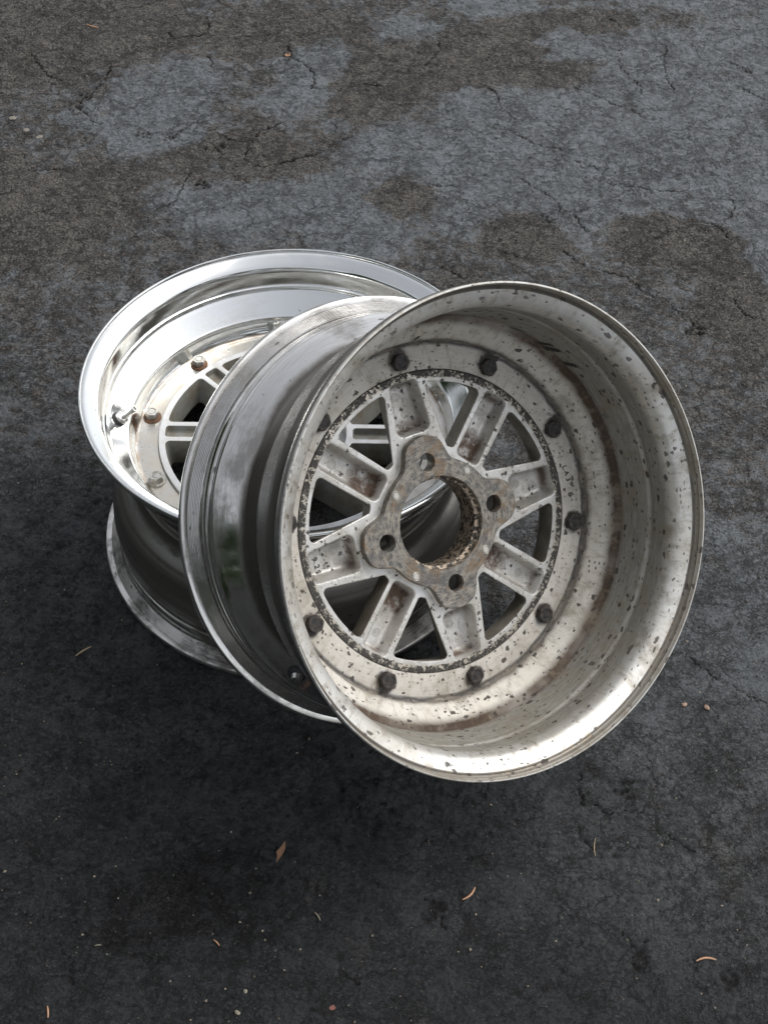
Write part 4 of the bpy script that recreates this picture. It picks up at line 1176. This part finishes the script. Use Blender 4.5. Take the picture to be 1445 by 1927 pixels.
def pebble(name, r, mat, x, y, label, cat, seed, flat=.55, group=None):
    q = random.Random(seed); V, F = [], []
    nu, nv = 8, 5
    for j in range(1, nv):
        for i in range(nu):
            th = pi * j / nv; ph = 2 * pi * i / nu; k = r * q.uniform(.75, 1.2)
            V.append((k * sin(th) * cos(ph), k * sin(th) * sin(ph) * .8, k * cos(th) * flat))
    V.append((0, 0, r * flat)); V.append((0, 0, -r * flat))
    for j in range(nv - 2):
        for i in range(nu):
            l = (i + 1) % nu; F.append((j * nu + i, (j + 1) * nu + i, (j + 1) * nu + l, j * nu + l))
    for i in range(nu):
        l = (i + 1) % nu; F.append((len(V) - 2, i, l)); F.append((len(V) - 1, (nv - 2) * nu + l, (nv - 2) * nu + i))
    return thing(name, V, F, mat, (x, y, r * flat * .45), q.uniform(0, 3), label, cat, group, smooth=False)
G3 = 'stone chips on the asphalt'
for i, (x, y, r, mt, lab) in enumerate([
    (.4053, -.2201, .0032, 'pink_stone', 'pinkish chip right of the leaning rim, the nearer of two'),
    (.4281, -.2225, .0034, 'pink_stone', 'pinkish flat chip at the right, the farther out of two'),
    (.3560, -.4343, .0018, 'stone', 'small pale chip in the lower right asphalt'),
    (.4176, -.1400, .0018, 'stone', 'small whitish chip beside the right edge of the leaning rim'),
    (-.4699, .7838, .0070, 'stone', 'large pale stone flush in the asphalt at the upper left edge'),
    (-.4448, .7560, .0055, 'stone', 'pale round stone between two others at the upper left'),
    (-.4225, .7408, .0060, 'stone', 'pale stone at the upper left, nearest of its row to the rims'),
    (-.3779, .8131, .0060, 'stone', 'pale angular chip sitting in a hole at the upper left'),
    (-.2383, .7579, .0055, 'stone', 'long grey white chip in a crack at the upper left'),
    (-.0090, -.5299, .0022, 'seed', 'pale oval chip near the bottom edge, upper of two'),
    (-.0141, -.5496, .0026, 'seed', 'pale round chip at the bottom edge, lower of two')]):
    pebble('stone_chip', r, M[mt], x, y, lab, 'stone', 40 + i, flat=.16 if r > .0050 else .5, group=G3)

# loose sand grains and grit: nobody could count them
def grit_mesh():
    r = np.random.default_rng(9)
    N = 15000
    x = r.uniform(-.60, .78, N); y = r.uniform(-.64, 1.26, N)
    s = r.gamma(1.8, .00020, N) + .00022
    s = np.minimum(s, .0016)
    base = np.array([(1, 0, 0), (0, 1, 0), (-1, 0, 0), (0, -1, 0), (0, 0, 1), (0, 0, -1)], float)
    T = np.array([(0, 1, 4), (1, 2, 4), (2, 3, 4), (3, 0, 4), (1, 0, 5), (2, 1, 5), (3, 2, 5), (0, 3, 5)])
    V = np.empty((N, 6, 3)); F = (T[None] + 6 * np.arange(N)[:, None, None]).reshape(-1, 3)
    a = r.uniform(0, 6.28, N); j = r.uniform(.6, 1.3, (N, 6, 1))
    P = base[None] * j * s[:, None, None]
    P[:, :, 2] *= .6
    V[:, :, 0] = P[:, :, 0] * np.cos(a)[:, None] - P[:, :, 1] * np.sin(a)[:, None] + x[:, None]
    V[:, :, 1] = P[:, :, 0] * np.sin(a)[:, None] + P[:, :, 1] * np.cos(a)[:, None] + y[:, None]
    z = np.array([gh(u, v) for u, v in zip(x, y)])
    V[:, :, 2] = P[:, :, 2] + z[:, None] + s[:, None] * .2
    o = link('loose_grit', V.reshape(-1, 3), [tuple(map(int, t)) for t in F], [M['grit']], None, None, smooth=False)
    col = np.repeat(r.random(N) ** 2.2, 6)
    at = o.data.attributes.new('tone', 'FLOAT', 'POINT'); at.data.foreach_set('value', col.astype(np.float32))
    o['kind'] = 'stuff'; o['label'] = 'loose sand grains and grit scattered over the asphalt'; o['category'] = 'grit'
kg = Mat('grit_grains')
ga = kg.n('ShaderNodeAttribute'); ga.attribute_name = 'tone'
kg.set(color=kg.mix(ga.outputs['Fac'], (.022, .020, .017), (.30, .26, .20)), rough=.8)
M['grit'] = kg.m
grit_mesh()

# ------------------------------------------------------------ the dark green trees that the polished rims mirror, left of and behind the viewer
def hedge():
    r = np.random.default_rng(4)
    V, F = [], []
    for q in range(9000):
        a = r.uniform(radians(150), radians(262)); d = r.uniform(5.2, 6.8)
        z = 3.3 * r.random() ** .8 * (0.75 + .35 * math.sin(a * 9) * math.sin(a * 4 + 1))
        c = np.array([d * cos(a), d * sin(a), z + .05]); s = r.uniform(.10, .22)
        u = r.normal(size=3); u /= np.linalg.norm(u); w = np.cross(u, r.normal(size=3)); w /= np.linalg.norm(w)
        i = len(V)
        V += [c + u * s, c + w * s * .7, c - u * s, c - w * s * .7]; F.append((i, i + 1, i + 2, i + 3))
    o = link('far_trees', V, F, [M['hedge']], None, None, smooth=False)
    o['kind'] = 'stuff'; o['label'] = 'dense dark green foliage mirrored in the polished rim'
hedge()
